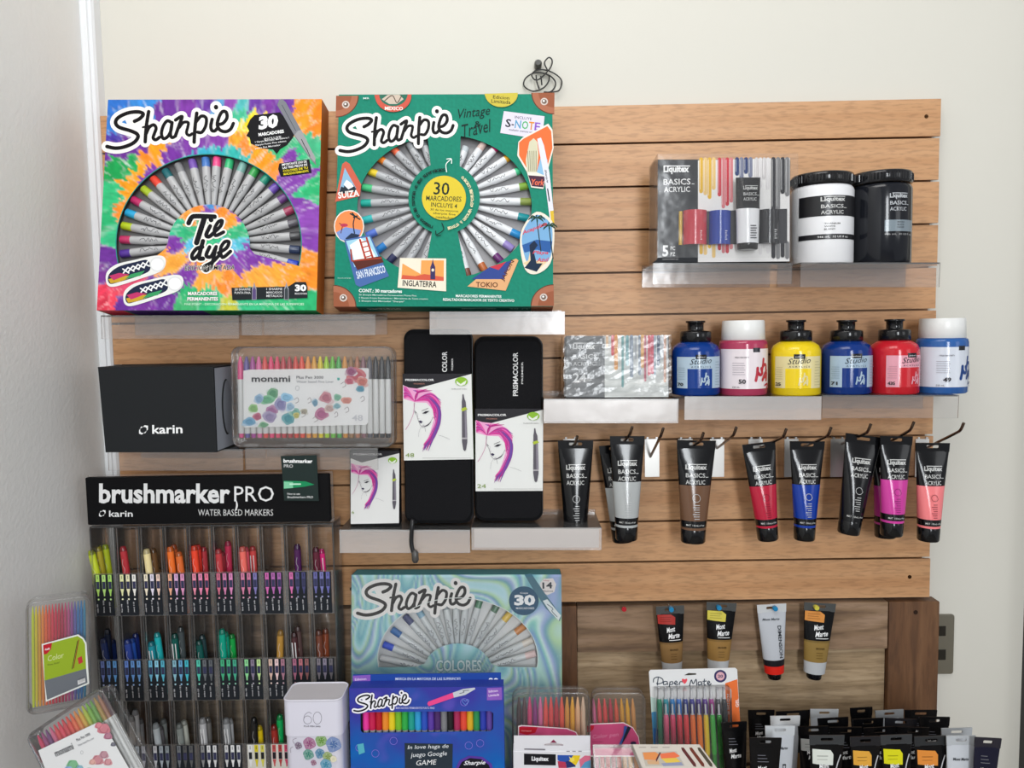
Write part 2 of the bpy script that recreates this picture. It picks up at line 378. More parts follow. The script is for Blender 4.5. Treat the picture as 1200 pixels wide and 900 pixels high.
# ------------------------------------------------------------ framed brown board under it
ft = P(860, 707.5, -.004).z; fr_r = P(1100.5, 712, -.004).x; s_r = P(1041, 712, -.004).x; s_l = P(676, 730, -.004).x; fl = -.668
rb = P(860, 762, -.004).z
bd = thing('framed_wooden_board', 'dark rustic wooden board with framed panels leaning on wall under the slatted panel', 'board', loc=(0, 0, 0))
def plank(name, x0, z0, x1, z1, y0, mat):
    m = M(mat=mat); m.cbox(x0+.0004, y0, z0, x1-.0004, .0176, z1, '#ffffff', c=.001); return m.build(name, bd)
FT = min(ft, BOTZ-.001)
plank('stile', s_r, COUNTER, fr_r, FT, -.006, 'stile_wood')
plank('stile', s_l-.085, COUNTER, s_l, FT, -.006, 'stile_wood')
plank('stile', fl, COUNTER, fl+.085, FT, -.006, 'stile_wood')
plank('rail', s_l, rb, s_r, FT, -.005, 'rail_wood'); plank('rail', fl+.085, rb, s_l-.085, FT, -.005, 'rail_wood')
plank('panel', s_l, COUNTER, s_r, rb, .003, 'panel_wood'); plank('panel', fl+.085, COUNTER, s_l-.085, rb, .003, 'panel_wood')
q = P(1073, 717.5, -.006); m = M(mat='matte'); m.rod((q.x, -.0064, q.z), (q.x, -.004, q.z), [(0, .0036, '#2a1a10'), (1, .0036, '#2a1a10')], 12); m.build('screw_plug', bd)
# counter (below the frame) that the lower goods stand on
ct = thing('counter', 'wooden counter top below the display on which the lower goods stand', 'counter', loc=(0, 0, 0))
m = M(mat='counter_wood'); m.cbox(-.668, -.46, COUNTER-.03, .75, -.0065, COUNTER, '#ffffff', c=.002); m.build('counter_top', ct)
m = M(mat='counter_wood'); m.cbox(-.65, -.44, .001, .73, -.02, COUNTER-.0305, '#ffffff', c=.002); m.build('counter_body', ct)
# wall outlet, half hidden by the board
a = P(1077, 789, .0178); b = P(1117, 719, .0178)
ol = thing('wall_outlet', 'brushed grey metal wall outlet plate half hidden behind the dark board', 'outlet', loc=(0, 0, 0))
m = M(mat='silver'); m.prism(rrect(a.x, a.z, b.x, b.z, .004), .0125, .0178, '#8f8a7c', ch=.0015); m.build('plate', ol)
for y0, y1 in ((733.5, 745), (761, 773)):
    a = P(1099, y1, .0125); b = P(1108, y0, .0125); m = M(mat='gloss'); m.box(a.x, .0112, a.z, b.x, .0124, b.z, '#26241f'); m.build('socket', ol)
# small dark cable wound in loops on the wall
m = M(mat='satin')
def wallpx(px, py, d=0): q = P(px, py, .011-d); return (q.x, q.y, q.z)
cb = thing('coiled_cable', 'thin black cable coiled in loops on the wall above the green marker box', 'cable', loc=(0, 0, 0))
def zc(x, y): return 590+x/11.25, 50+y/11.25
loops = [([(265, 540), (300, 460), (400, 400), (520, 400), (600, 440), (590, 520), (520, 600), (400, 640), (300, 600)], 1),
         ([(370, 420), (420, 370), (520, 355), (640, 390), (740, 460), (770, 530), (740, 620), (690, 645), (600, 650)], 0),
         ([(520, 400), (620, 440), (685, 520), (670, 600), (610, 650), (530, 650)], 0),
         ([(370, 430), (400, 480), (450, 490), (510, 450), (570, 390), (630, 310), (640, 230), (600, 195), (550, 240), (545, 290), (590, 380)], 0),
         ([(430, 430), (440, 520), (470, 610)], 0), ([(490, 440), (500, 500), (505, 560)], 0)]
for i, (L, cl) in enumerate(loops):
    pts = [wallpx(*zc(*p), .0022*i+.001*math.sin(j)) for j, p in enumerate(L)]; m.tube(crv(pts, 4, cl), .00115, '#161413', closed=bool(cl))
m.build('cord', cb)
q = V(wallpx(630.5, 76.5)); m = M(mat='satin'); m.rod((q.x, .0178, q.z), (q.x, -.002, q.z), [(0, .006, '#3c3c38'), (.8, .006, '#44443f'), (1, .004, '#44443f')], 16); m.build('cord_clip', cb)

# ============================================================ clear shelves
class Shelf: pass
SH = []
def shelf(pl, pr, top, bot, label, mat='acrylic', strip=None):
    f = fit((pl, bot), (pr, bot), ((pl+pr)/2, top), -.1); w, h = f.w/2, f.h; t = .0022
    e = thing('acrylic_shelf', label, 'shelf', f, 'clear acrylic shelves hooked on the slotted panel')
    m = M(mat=mat); m.cbox(-w, 0, 0, w, t, h, '#ffffff', c=.0004); m.build('front_lip', e)
    m = M(mat='acrylic'); m.cbox(-w, t+1e-4, h-t, w, .0972, h, '#ffffff', c=.0004); m.build('base', e)
    m = M(mat='acrylic'); m.cbox(-w, .0974, h-.03, w, .0992, h+.004, '#ffffff', c=.0004); m.build('back_flange', e)
    if strip:
        m = M(mat='card')
        for x0, x1, z0, z1, c in strip: m.rect(-w+x0*2*w, z0*h, -w+x1*2*w, z1*h, c)
        for v in m.v: v.y += t+.0015
        m.build('white_strip', e)  # pale strip behind the lip that makes it look whiter
    s = Shelf(); s.f = f; s.top = lambda x: f.o.z+f.ez.z*h+(x-f.o.x)*f.ex.z/f.ex.x; s.e = e; SH.append(s); return s
s1 = shelf(119, 280, 369.5, 397, 'clear shelf under the left half of the tie-dye marker box')
s2 = shelf(283.5, 440, 368.5, 393, 'clear shelf under the right half of the tie-dye marker box')
s3 = shelf(503.5, 662, 365, 392, 'whitish clear shelf under the green travel-themed marker box', 'milky')
s4 = shelf(765, 928, 308, 333, 'clear shelf under the dripping-paint acrylic set on the right')
s5 = shelf(938, 1101, 307.5, 336.5, 'clear shelf with glare under the two big paint jars')
s6 = shelf(637, 795, 467.5, 496, 'whitish shelf under the shrink-wrapped acrylic set', 'milky', [(.0, .99, .06, .94, '#f6f1ee')])
s7 = shelf(802, 962.5, 464.5, 492, 'clear shelf under the first three paint bottles', 'milky')
s8 = shelf(963.5, 1123, 463, 490, 'clear shelf jutting past the panel edge under the last three paint bottles')
s9 = shelf(127, 285, 526.5, 551.5, 'clear shelf under the black carton')
s10 = shelf(287.5, 443, 525, 550.5, 'clear shelf under the see-through pen case')
s11 = shelf(398, 551, 621, 648, 'clear shelf under the small and the longer pencil case', 'milky')
s12 = shelf(552.5, 705, 618.5, 644.5, 'whitish shelf under the shorter black pencil case', 'milky', [(.02, .98, .08, .92, '#f3ece8')])
def on(sh, pl, pr, top, Y, lean=0, th=0, dy=0):
    "frame of a box standing on a shelf: pl/pr pixel columns of its front bottom corners"
    py = 900; c = sh.f; mid = (pl+pr)/2
    x = mid
    for _ in range(4):      # find the pixel row where the ray meets the shelf height at this depth
        lo, hi = 0., 1000.
        for _ in range(30):
            md = (lo+hi)/2; q = P(mid, md, Y)
            if q.z > sh.top(q.x)+dy: lo = md
            else: hi = md
        py = (lo+hi)/2
    sl = (c.ex.z/c.ex.x); A = P(pl, py, Y); B = P(pr, py, Y)
    lift = th*math.sin(math.radians(lean))+.0003
    a = V((A.x, Y, sh.top(A.x)+dy+lift)); b = V((B.x, Y, sh.top(B.x)+dy+lift)); ex = (b-a).normalized()
    ey0 = V((0, 1, 0)); ez0 = ex.cross(ey0); l = math.radians(lean)
    f = Fr((a+b)/2, ex, ey0*math.cos(l)-ez0*math.sin(l), ez0*math.cos(l)+ey0*math.sin(l), (b-a).length); f.h = f.xz(*top)[1]; return f

# ============================================================ hanging tubes
def tube_frame(top, bot, Y, Yb=None):
    a = P(*bot, Y if Yb is None else Yb); b = P(*top, Y); ez = (b-a).normalized(); ex = V((1, 0, 0)); ey = ez.cross(ex).normalized(); ex = ey.cross(ez)
    return Fr(a, ex, ey, ez, 0, (b-a).length)
def paint_tube(name, label, fr, wt, wb, cap, bands, art=None, group=None, tab='#0b0b0e', tabmat='gloss', cat='paint tube', depth=.03, mat='gloss', hole=True, capr=None, capcol='#101012', bodymat=None):
    """wt, wb: width at top and bottom (m); cap: cap height; bands = [(fraction of body from below, colour)]"""
    H = fr.h; e = thing(name, label, cat, fr, group); tb = .0125; z0, z1 = cap, H-tb
    def half(z):
        t = max(0, min(1, (z-z0)/(z1-z0))); a = (wb+(wt-wb)*t)/2; d = depth/2*(1-t**1.25)+.0012; return a, d
    n = 28; zs = []; 
    for f0, c in bands: zs.append((z0+(z1-z0)*f0, c))
    lv = [(z0, bands[0][1])]; prev = z0
    for z, c in zs:
        k = max(1, int((z-prev)/.012))
        for i in range(1, k+1): lv.append((prev+(z-prev)*i/k, c))
        prev = z
    m = M(mat=bodymat or mat); vs = []; fs = []; cs = []
    for z, c in lv:
        a, d = half(z)
        for i in range(n): g = 2*PI*i/n; vs.append((a*math.cos(g), d*math.sin(g)*(1 if abs(math.sin(g)) > 0 else 1), z))
    for q in range(len(lv)-1):
        for i in range(n): j = (i+1) % n; fs.append((q*n+i, q*n+j, q*n+n+j, q*n+n+i)); cs.append(hx(lv[q+1][1]))
    m.idx(vs, fs, cs, None, True); m.face(vs[:n][::-1], bands[0][1])
    def S(x, z, off):
        a, d = half(z); k = max(0, 1-(x/a)**2); return V((x, -d*math.sqrt(k)-off-.0002, z))
    m.S = S; m.up = 1; m.curved = True
    if art: art(m, H, z0, z1, wt, wb)
    m.build('body', e)
    # hang tab with a slot
    m = M(mat=tabmat); a = wt/2; zc_ = z1+tb*.52; sl = rrect(-wt*.19, zc_-.0019, wt*.19, zc_+.0026, .0018, 3)
    out = [(-a, z1-.001), (a, z1-.001), (a+.0006, H), (-a-.0006, H)]
    if hole:
        vv, ee, ff, *_ = delaunay_2d_cdt([V(p) for p in out+sl], [(i, (i+1) % 4) for i in range(4)]+[(4+i, 4+(i+1) % len(sl)) for i in range(len(sl))], [], 0, 1e-7)
        ff = [f for f in ff if not inpoly(sum(vv[i].x for i in f)/3, sum(vv[i].y for i in f)/3, sl)]
        for y in (-.0009, .0009): m.idx([(q.x, y, q.y) for q in vv], [tuple(f) for f in ff], tab)
        for L in (out, sl):
            for i in range(len(L)): p, q = L[i], L[(i+1) % len(L)]; m.face([(p[0], -.0009, p[1]), (q[0], -.0009, q[1]), (q[0], .0009, q[1]), (p[0], .0009, p[1])], tab)
    else: m.prism(out, -.0009, .0009, tab)
    m.build('hang_tab', e)
    r = capr or wb/2
    m = M(mat='gloss'); k = min(1, depth/2/r*1.05)
    m.lathe([(r*.9, 0, capcol), (r*.97, .002, capcol), (r, cap*.9, capcol), (r*.96, cap-.0001, capcol)], 24, sy=k)
    if art: m.up = 1; m.S = lambda x, z, off: V((x, -r*k*math.sqrt(max(0, 1-(x/r)**2))-off-.0002, z))
    m.build('cap', e); return e
def logo_block(m, x, z, w, h, col='#c4c4c2'):
    "two-line wordmark: condensed name with a bar over it, then the range in two lines"
    m.text('Liquitex', x, z+h*.64, w, h*.30, col, bold=.035); m.rect(x+w*.12, z+h*.93, x+w, z+h*.97, col)
    m.text('BASICS', x+w*.02, z+h*.34, w*.9, h*.20, col, bold=.012); m.rect(x+w*.94, z+h*.34, x+w*1.08, z+h*.37, col)
    m.text('ACRYLIC', x+w*.02, z+h*.02, w*.9, h*.20, col, bold=.012)
def liq_art(col, txt):
    def art(m, H, z0, z1, wt, wb):
        L = z1-z0; logo_block(m, -wb*.42, z0+L*.56, wb*.84, L*.26)
        m.text('MAT  118 mL e 4 oz', -wb*.36, z0+L*.055, wb*.7, .0028, '#c9c9c6')
        for k in range(7): m.rect(-wb*.05-wb*.04*(k % 3), z0+L*(.14+k*.028), wb*.14, z0+L*(.148+k*.028), txt)
        for g in range(16):
            a, b = 2*PI*g/16, 2*PI*(g+1)/16; R = wb*.15
            m.rib([(R*math.cos(a), z0+L*.4+R*math.sin(a)), (R*math.cos(b), z0+L*.4+R*math.sin(b))], .0007, txt, smooth=False)
    return art
BK = '#0b0b0e'
def liquitex(label, top, bot, Y, wtp, wbp, col, txt='#b9b9b9', group='paint tubes hanging on hooks', mat='gloss'):
    f = tube_frame(top, bot, Y); s = (1.2+Y)/F
    b = [(.03, col), (.05, BK), (.115, BK), (.55, col), (1.0, BK)] if col != BK else [(1, BK)]
    return paint_tube('paint_tube', label, f, wtp*s, wbp*s, .0215, b, liq_art(col, txt), group)
def hook(base, tip, label, bend=None, plate=True, pl=None):
    e = thing('display_hook', label, 'hook', None, 'metal hooks on the slotted panel', loc=(0, 0, 0))
    a = P(*base, 0); t = P(*tip, -.112); bd_ = bend or (tip[0]-3-(tip[0]-600)*.004, tip[1]+10); b = P(*bd_, -.104)
    m = M(mat='metal'); pts = [(a.x, -.0008, a.z)]+[tuple(V((a.x, -.002, a.z)).lerp(b, k)) for k in (.3, .6, .9)]+[tuple(b.lerp(t, .25)+V((0, 0, -.001))), tuple(t)]
    m.tube(crv(pts, 4), .0021, '#7a6a60', n=10); m.build('rod', e)
    if plate:
        x = pl if pl is not None else base[0]
        q0 = P(x-8.5, 559, 0); q1 = P(x+8.5, 514, 0); zz = a.z
        m = M(mat='silver'); m.cbox(q0.x, -.0016, q0.z, q1.x, -.0002, q1.z, '#f4f2ee', c=.0005)
        m.box(q0.x+.003, -.003, q1.z, q0.x+.006, .004, q1.z+.003, '#dddddd'); m.box(q1.x-.006, -.003, q1.z, q1.x-.003, .004, q1.z+.003, '#dddddd')
        m.build('back_plate', e)
    return e
for base, tip, pl, lb in (((669, 524), (676.5, 511), None, 'hook holding the leftmost hanging black tube'),
        ((728, 521), (741, 500), None, 'hook holding the silver tubes'), ((762, 535), (777.5, 501.5), 764, 'empty hook with bright plate right of the silver tubes'),
        ((803, 527), (824.5, 507), None, 'short hook holding the brown tube'), ((840, 525), (863, 500.5), 840, 'empty hook right of the brown tube'),
        ((891, 524), (921.5, 502.5), 885, 'hook holding the red tube'), ((940, 524), (974, 501), 927, 'hook holding the blue tube'),
        ((986, 520), (1020.5, 497), 981, 'hook holding the tilted black tube'), ((1030, 524), (1071, 494.5), None, 'hook holding the magenta tubes'),
        ((1082, 526), (1129.5, 495.5), 1080, 'hook holding the pink tube beyond the panel edge')):
    hook(base, tip, lb, pl=pl)
liquitex('leftmost hanging tube, all black, by the whitish shelf end', (674.5, 516), (674.5, 636.5), -.056, 41, 27, BK)
liquitex('silver-grey paint tube tucked behind the front silver one', (720, 521), (730.5, 634), -.036, 36, 27, '#a9acac')
liquitex('front silver-grey paint tube hanging left of the empty bright hook', (735, 511), (734, 632), -.075, 40, 27, '#a9acac')
liquitex('metallic brown paint tube hanging on short hook', (816, 516), (812, 635), -.062, 45, 30, '#6a4c38')
liquitex('bright red paint tube hanging between brown and blue tubes', (889, 519), (900, 632), -.062, 38, 25, '#b31c38', '#7a1026')
liquitex('deep blue paint tube hanging right of the red one', (946, 517), (942.5, 632), -.06, 40, 25, '#0c3594')
liquitex('tilted all-black paint tube hanging left of the magenta tubes', (1012.5, 510), (994, 625), -.07, 42, 26, BK)
liquitex('magenta paint tube half hidden behind the other magenta tube', (1040, 522), (1037.5, 629), -.038, 34, 25, '#b02f86', '#6d1a55')
liquitex('front magenta paint tube hanging left of the pink one', (1050.5, 511), (1044.5, 627), -.078, 37, 26, '#c83c98', '#7a1f60')
liquitex('salmon pink paint tube hanging at the right panel edge', (1093, 519), (1087.5, 633), -.06, 39, 25, '#ee8083', '#7c2a34')
# ------------------------------------------------------------ metallic tubes pinned to the board
def mm_art(lab, kind):
    def art(m, H, z0, z1, wt, wb):
        L = z1-z0
        if kind == 'dim':
            m.text('DIMENSION', wb*.22, z0+L*.78, L*.52, wt*.13, '#22252a', rot=-90, bold=.02); m.text('Mont Marte', -wt*.36, z0+L*.87, wt*.6, .0038, '#4a4f55', bold=.02, shear=.3)
            return
        m.poly([(-wt*.46, z0+L*.84), (-wt*.47, z0+L*.99), (wt*.02, z0+L*.99), (wt*.17, z0+L*.94), (wt*.15, z0+L*.82)], lab)
        for k in range(3): m.rect(-wt*.38, z0+L*(.87+.035*k), wt*(.02-.05*(k % 2)), z0+L*(.882+.035*k), mixc(lab, '#000000', .4))
        m.text('Mont', -wt*.16, z0+L*.69, wt*.32, L*.085, '#ececec', bold=.02, shear=.35, rot=10); m.text('Marte', -wt*.12, z0+L*.59, wt*.42, L*.085, '#ececec', bold=.02, shear=.35, rot=6)
        m.rect(-wt*.10, z0+L*.565, wt*.32, z0+L*.575, '#ececec')
        m.text('BRONZE', -wb*.12, z0+L*.40, wb*.42, .0025, '#3c2c18', bold=.02)
        for k in range(3): m.rect(-wb*.1, z0+L*(.34-k*.04), wb*.22, z0+L*(.347-k*.04), '#5c4424')
    return art
def metallic(label, top, bot, Y, wt, wb, lab, body, cap=True, group='paint tubes pinned to the board', kind='mm'):
    f = tube_frame(top, bot, Y); s = (1.2+Y)/F
    if kind == 'mm': b = [(.19, '#b4b6b8'), (.50, body), (.53, mixc(body, '#000000', .3)), (1, '#0d0d0f')]
    else: b = [(.13, '#d0281e'), (.23, '#1c1c20'), (1, '#b9bcc2')]
    return paint_tube('paint_tube', label, f, wt*s, wb*s, .010, b, mm_art(lab, kind), group, tab='#4a4c4c' if kind == 'mm' else '#c4c6c8', capr=wb*s*.36, bodymat='plastic', depth=.022)
metallic('bronze tube with red label pinned to the dark board', (785, 710), (788, 794), -.024, 33, 23, '#a8322c', '#8a6a42')
metallic('gold tube with yellow label pinned to the dark board', (845.5, 706), (840.5, 792), -.024, 35, 24, '#cdbf50', '#94713f')
metallic('silver tube with red band and vertical lettering pinned to board', (904, 708), (907.5, 794), -.024, 34, 23, '', '', kind='dim')
metallic('gold tube with orange label and black cap pinned to board', (961, 706.5), (953.5, 794), -.024, 37, 25, '#d08a44', '#8c713c')
def pin(px, py, col, label, Y=-.0062, dz=.022):
    q = P(px, py, Y-dz*.6); 
    m = M(mat='gloss'); m.rod((q.x, Y-dz, q.z), (q.x, Y+.0002, q.z), [(0, .0038, col), (.1, .0042, col), (.25, .0040, col), (.4, .0022, col), (.55, .0024, col), (.6, .0008, '#c0c0c0'), (1, .0005, '#c0c0c0')], 14)
    tag(m.build('push_pin'), label, 'push pin', 'push pins in the dark board')
pin(731, 713, '#b02430', 'red push pin alone in the dark board', dz=.012)
pin(785.5, 712, '#1f7fb0', 'blue push pin holding the red-labelled tube', dz=.026); pin(841, 710, '#1f7fb0', 'blue push pin holding the yellow-labelled tube', dz=.026)
pin(906.5, 711, '#1f7fb0', 'blue push pin holding the silver tube', dz=.026); pin(954.5, 710, '#c8c04a', 'yellow push pin holding the orange-labelled tube', dz=.026)

# ============================================================ jars and bottles
def jar(label, pl, pr, sh, top, Y, body, lid, lidz, art, name='paint_jar', cat='jar', prof=None, lidprof=None, mat='gloss', group=None, rot=0):
    f = on(sh, pl, pr, ((pl+pr)/2, top), Y); R = f.w/2
    f.ex, f.ey, f.ez = V((1, 0, 0)), V((0, 1, 0)), V((0, 0, 1)); H = f.h
    e = thing(name, label, cat, f, group)
    m = M(mat=mat); m.up = 1; m.curved = True
    m.lathe([(R*a, H*b, c) for a, b, c in prof], 40)
    r = math.radians(rot)
    m.S = lambda a, b, off: V(((R+off+.0002)*math.sin(a/R+r), -(R+off+.0002)*math.cos(a/R+r), b))
    art(m, R, H); m.build('body', e)
    m = M(mat='gloss' if lid != '#e8e8e6' else 'satin'); m.lathe([(R*a, H*b, lid if len(c) == 0 else c) for a, b, c in lidprof], 48)
    if len(lidprof) > 4 and cat == 'jar':
        for i in range(60):
            g = 2*PI*i/60; ra = R*lidprof[1][0]; z0_, z1_ = H*lidprof[1][1]+.002, H*lidprof[2][1]-.001; u = V((math.cos(g), math.sin(g), 0)); t = V((-u.y, u.x, 0))*.0009
            b0 = u*(ra-.0003); b1 = u*(ra+.0009); m.face([b0-t+V((0, 0, z0_)), b1+V((0, 0, z0_)), b1+V((0, 0, z1_)), b0-t+V((0, 0, z1_))], lid); m.face([b1+V((0, 0, z0_)), b0+t+V((0, 0, z0_)), b0+t+V((0, 0, z1_)), b1+V((0, 0, z1_))], lid)
    m.build('lid', e); return e
def art_white(m, R, H):
    m.rect(-R*1.15, H*.50, R*1.2, H*.72, '#1b1b1e', nx=12); logo_block(m, -R*.42, H*.515, R*.8, H*.2)
    m.rect(-R*1.15, H*.25, R*1.2, H*.305, '#1b1b1e', nx=12); m.text('946 mL  32 US fl oz', -R*.5, H*.265, R, H*.022, '#d8d8d8')
    m.text('TITANIUM', -R*.3, H*.41, R*.5, H*.016, '#444444'); m.text('WHITE', -R*.3, H*.38, R*.34, H*.016, '#444444'); m.text('BLANC', -R*.3, H*.35, R*.34, H*.016, '#444444')
def art_black(m, R, H):
    logo_block(m, -R*.16, H*.54, R*.66, H*.2, '#b9bcc0'); m.rect(-R*.3, H*.33, R*.85, H*.45, '#7e8a92', nx=8)
    for k in range(3): m.text(('MARS', 'BLACK', 'NOIR')[k], R*.1, H*(.42-k*.028), R*.26, H*.014, '#2a3036')
    m.text('946 mL  32 US fl oz', -R*.3, H*.29, R, H*.018, '#a8a8a8')
jp = lambda c: [(.96, 0, c), (1, .02, c), (1, .8, c), (.97, .83, c), (.92, .85, c)]
lp = [(.97, .86, ''), (1.0, .87, ''), (1.0, .965, ''), (.97, .985, ''), (.9, .99, ''), (.88, .975, '')]
jar('large white paint jar with black ridged lid', 927.5, 997, s5, 205, -.056, '#e9e9ea', '#1c1c1e', .86, art_white, prof=jp('#e6e6e8'), lidprof=lp, mat='satin')
jar('large black paint jar beside the white jar', 996.5, 1064, s5, 203, -.054, '#1b1d22', '#1a1a1d', .86, art_black, prof=jp('#17191f'), lidprof=lp)
def hpa(m, x, z, s, w, col):
    "stacked h, p, a in brush lettering"
    q = lambda L: [(x+a*s, z+b*s) for a, b in L]
    for st in ([(.42, 1.25), (.38, .95), (.3, .62)], [(.34, .82), (.5, .95), (.66, .9), (.64, .68), (.72, .62)], [(.0, .78), (-.02, .5), (-.1, .12)], [(-.02, .6), (.14, .42), (.3, .5), (.24, .76)],
               [(.34, .14), (.5, .42), (.62, .56), (.7, .48), (.66, .12)], [(.4, .3), (.66, .3)]): m.rib(q(st), w, col, k=4)
def studio(num, lab, paint, shift=0):
    def art(m, R, H):
        a0, a1 = -R*1.05+shift*R, R*1.05+shift*R
        m.rect(a0, H*.1, a1, H*.52, lab, nx=14); m.rect(-R*.55+shift*R, H*.1, R*.48+shift*R, H*.36, paint, nx=8)
        c = shift*R; m.rect(c-R*.22, H*.49, c+R*.22, H*.55, '#181a22', nx=3); m.text('pebeo', c-R*.16, H*.505, R*.32, H*.02, '#dddddd')
        m.text('Studio', c-R*.45, H*.415, R*.9, H*.075, '#20242c', shear=.4, rot=4, bold=.0); m.text('A C R Y L I C S', c-R*.4, H*.375, R*.8, H*.022, '#30343c')
        hpa(m, c+R*.02, H*.13, R*.42, R*.06, lab)
        for k in range(9): m.rect(c+R*.62, H*(.14+k*.038), c+R*(1.0-.08*(k % 3)), H*(.147+k*.038), mixc(lab, '#000000', .35))
        for k in range(6): m.rect(c-R*(.98-.05*(k % 2)), H*(.22+k*.03), c-R*.64, H*(.226+k*.03), mixc(lab, '#000000', .35))
        m.text(num, c-R*.96, H*.13, R*.26, H*.045, '#1c1c1c', bold=.03)
    return art
def bprof(c): return [(.93, 0, c), (1, .02, c), (1, .54, c), (.985, .60, c), (.9, .66, c), (.72, .70, c), (.6, .715, c)]
cp = [(.62, .716, '#161618'), (.64, .72, '#161618'), (.64, .84, '#161618'), (.60, .86, '#161618'), (.36, .865, '#161618'), (.33, .88, '#161618'), (.33, .97, '#161618'), (.40, .975, '#161618'), (.40, 1, '#161618'), (.3, 1, '#161618')]
def bottle(label, pl, pr, top, sh, Y, c, lab, num, shift, rot=0):
    return jar(label, pl, pr, sh, top, Y, c, '#161618', 0, studio(num, lab, c, shift), 'paint_bottle', 'bottle', bprof(c), cp, group='paint bottles on the middle right shelves', rot=rot)
def wide(num, lab, paint, shift):
    def art(m, R, H):
        c = shift*R; m.rect(c-R*1.5, H*.09, c+R*1.35, H*.62, lab, nx=18); m.rect(c+R*.02, H*.575, c+R*.34, H*.635, '#23252c', nx=3)
        hpa(m, c+R*.22, H*.17, R*.78, R*.13, paint); m.rib([(c+R*.62, H*.13), (c+R*.8, H*.15), (c+R*.86, H*.12), (c+R*.78, H*.095)], H*.025, paint)
        m.text('HIGH VISCOSITY', c-R*.7, H*.50, R*.55, H*.02, '#4a4450')
        for k in range(6): m.rect(c-R*.8, H*(.28+k*.03), c-R*(.3+.04*(k % 2)), H*(.285+k*.03), '#8a8490')
        m.text(num, c-R*.55, H*.16, R*.28, H*.06, '#28242c', bold=.03); m.text('225 mL', c-R*.8, H*.105, R*.3, H*.02, '#444444')
    return art
def wprof(c): return [(.95, 0, c), (1, .02, c), (1, .68, c), (.97, .72, c), (.9, .735, c)]
wl = [(.88, .736, '#dadbd9'), (.9, .74, '#dadbd9'), (.87, .985, '#e4e4e2'), (.84, 1, '#e4e4e2')]
bottle('deep blue paint bottle, first from the left on the bottle row', 787, 843, 376, s7, -.06, '#0b3682', '#a9bccb', '70', .0)
jar('crimson paint jar with white cap and label 50', 843, 898, s7, 375.5, -.058, '#a0304f', '#e8e8e6', 0, wide('50', '#e2d8dc', '#b02338', .1), 'paint_bottle', 'bottle', wprof('#a83a58'), wl, group='paint bottles on the middle right shelves')
bottle('yellow paint bottle with black cap', 904, 960, 375, s7, -.062, '#e6c81c', '#dccf9a', '25', -.2)
bottle('dark blue paint bottle between the yellow and the red bottles', 963, 1019, 375, s8, -.064, '#0b3078', '#9fb4c6', '71', .0)
bottle('bright red paint bottle with black cap', 1019.5, 1074, 374, s8, -.062, '#c3202c', '#dc9aa8', '435', .3)
jar('mid blue paint jar with white cap, label 49, at the row end', 1074.5, 1130, s8, 373, -.05, '#2c5c9c', '#e8e8e6', 0, wide('49', '#cfd4de', '#1f3f7c', .12), 'paint_bottle', 'bottle', wprof('#2d5c9e'), wl, group='paint bottles on the middle right shelves')
# ============================================================ marker boxes
SHARPIE = [([(320, 215), (360, 195), (388, 160), (350, 142), (270, 150), (195, 185), (172, 225), (200, 262), (290, 290), (340, 315), (345, 345), (310, 385), (240, 415), (170, 425), (105, 412)], 26),
    ([(430, 140), (415, 230), (408, 300), (403, 375)], 25), ([(385, 262), (440, 250)], 14),
    ([(412, 310), (435, 262), (470, 243), (488, 270), (475, 310), (465, 345), (485, 360), (515, 340)], 23),
    ([(608, 225), (575, 212), (545, 250), (530, 310), (545, 350), (578, 335), (603, 290), (613, 225)], 23), ([(613, 225), (600, 310), (612, 342), (640, 330)], 23),
    ([(640, 205), (690, 178), (670, 240), (640, 325)], 24), ([(668, 265), (700, 225), (738, 225), (735, 260), (725, 305), (745, 325), (770, 312)], 21),
    ([(805, 152), (795, 230), (788, 310), (785, 378)], 25), ([(800, 220), (840, 175), (878, 190), (875, 250), (845, 300), (812, 300)], 23),
    ([(925, 200), (915, 250), (922, 285), (945, 290), (968, 268)], 24), ([(955, 103), (955, 105), (956, 107)], 30),
    ([(975, 240), (1010, 230), (1040, 190), (1035, 145), (1005, 140), (980, 180), (965, 240), (985, 282), (1030, 296), (1070, 275), (1090, 232)], 24)]
def sharpie(m, p0, p1, edge='#f2eee8', ink='#141214', halo=None):
    f = sim((105, 412), (1090, 232), p0, p1)
    for col, add in (((halo, 78),) if halo else ())+((edge, 58), (ink, 0)):
        pl = []
        if add >= 58: pl.append([f(q) for q in [(230, 170), (380, 150), (450, 250), (520, 220), (640, 200), (800, 180), (930, 180), (1050, 160), (1060, 280), (900, 300), (780, 320), (560, 350), (420, 340), (330, 380)]])
        for st, wd in SHARPIE: pl += m.rib([f(q) for q in st], (wd*1.12+add)*f.k, col, k=4, join=True, only=True)
        m.union(pl, col)
def carton(e, fr, w, h, d, col, side=None, bottom=None, hole=False):
    m = M(mat='card'); c = .0008
    if hole:     # open in front: four edge walls and a back
        y0 = .0001
        m.box(-w/2, y0, 0, -w/2+.001, d, h, side or col); m.box(w/2-.001, y0, 0, w/2, d, h, side or col)
        m.box(-w/2+.001, y0, 0, w/2-.001, d, .001, bottom or col); m.box(-w/2+.001, y0, h-.001, w/2-.001, d, h, col)
        m.box(-w/2+.001, d-.001, .001, w/2-.001, d, h-.001, col)
    else: m.cbox(-w/2, 0, 0, w/2, d, h, col, c=c)
    return m.build('carton', e)
def marker_mesh(m, p0, p1, r, cap, body, tip=.55, mark='#4a4a4c'):
    "p0: cap end, p1: tail"
    m.rod(p0, p1, [(0, r*.85, cap), (.01, r, cap), (.2, r*.98, cap), (.205, r*1.0, body), (.62, r, body), (.66, r*.86, body), (1, r*tip, body)], 10, 'satin')
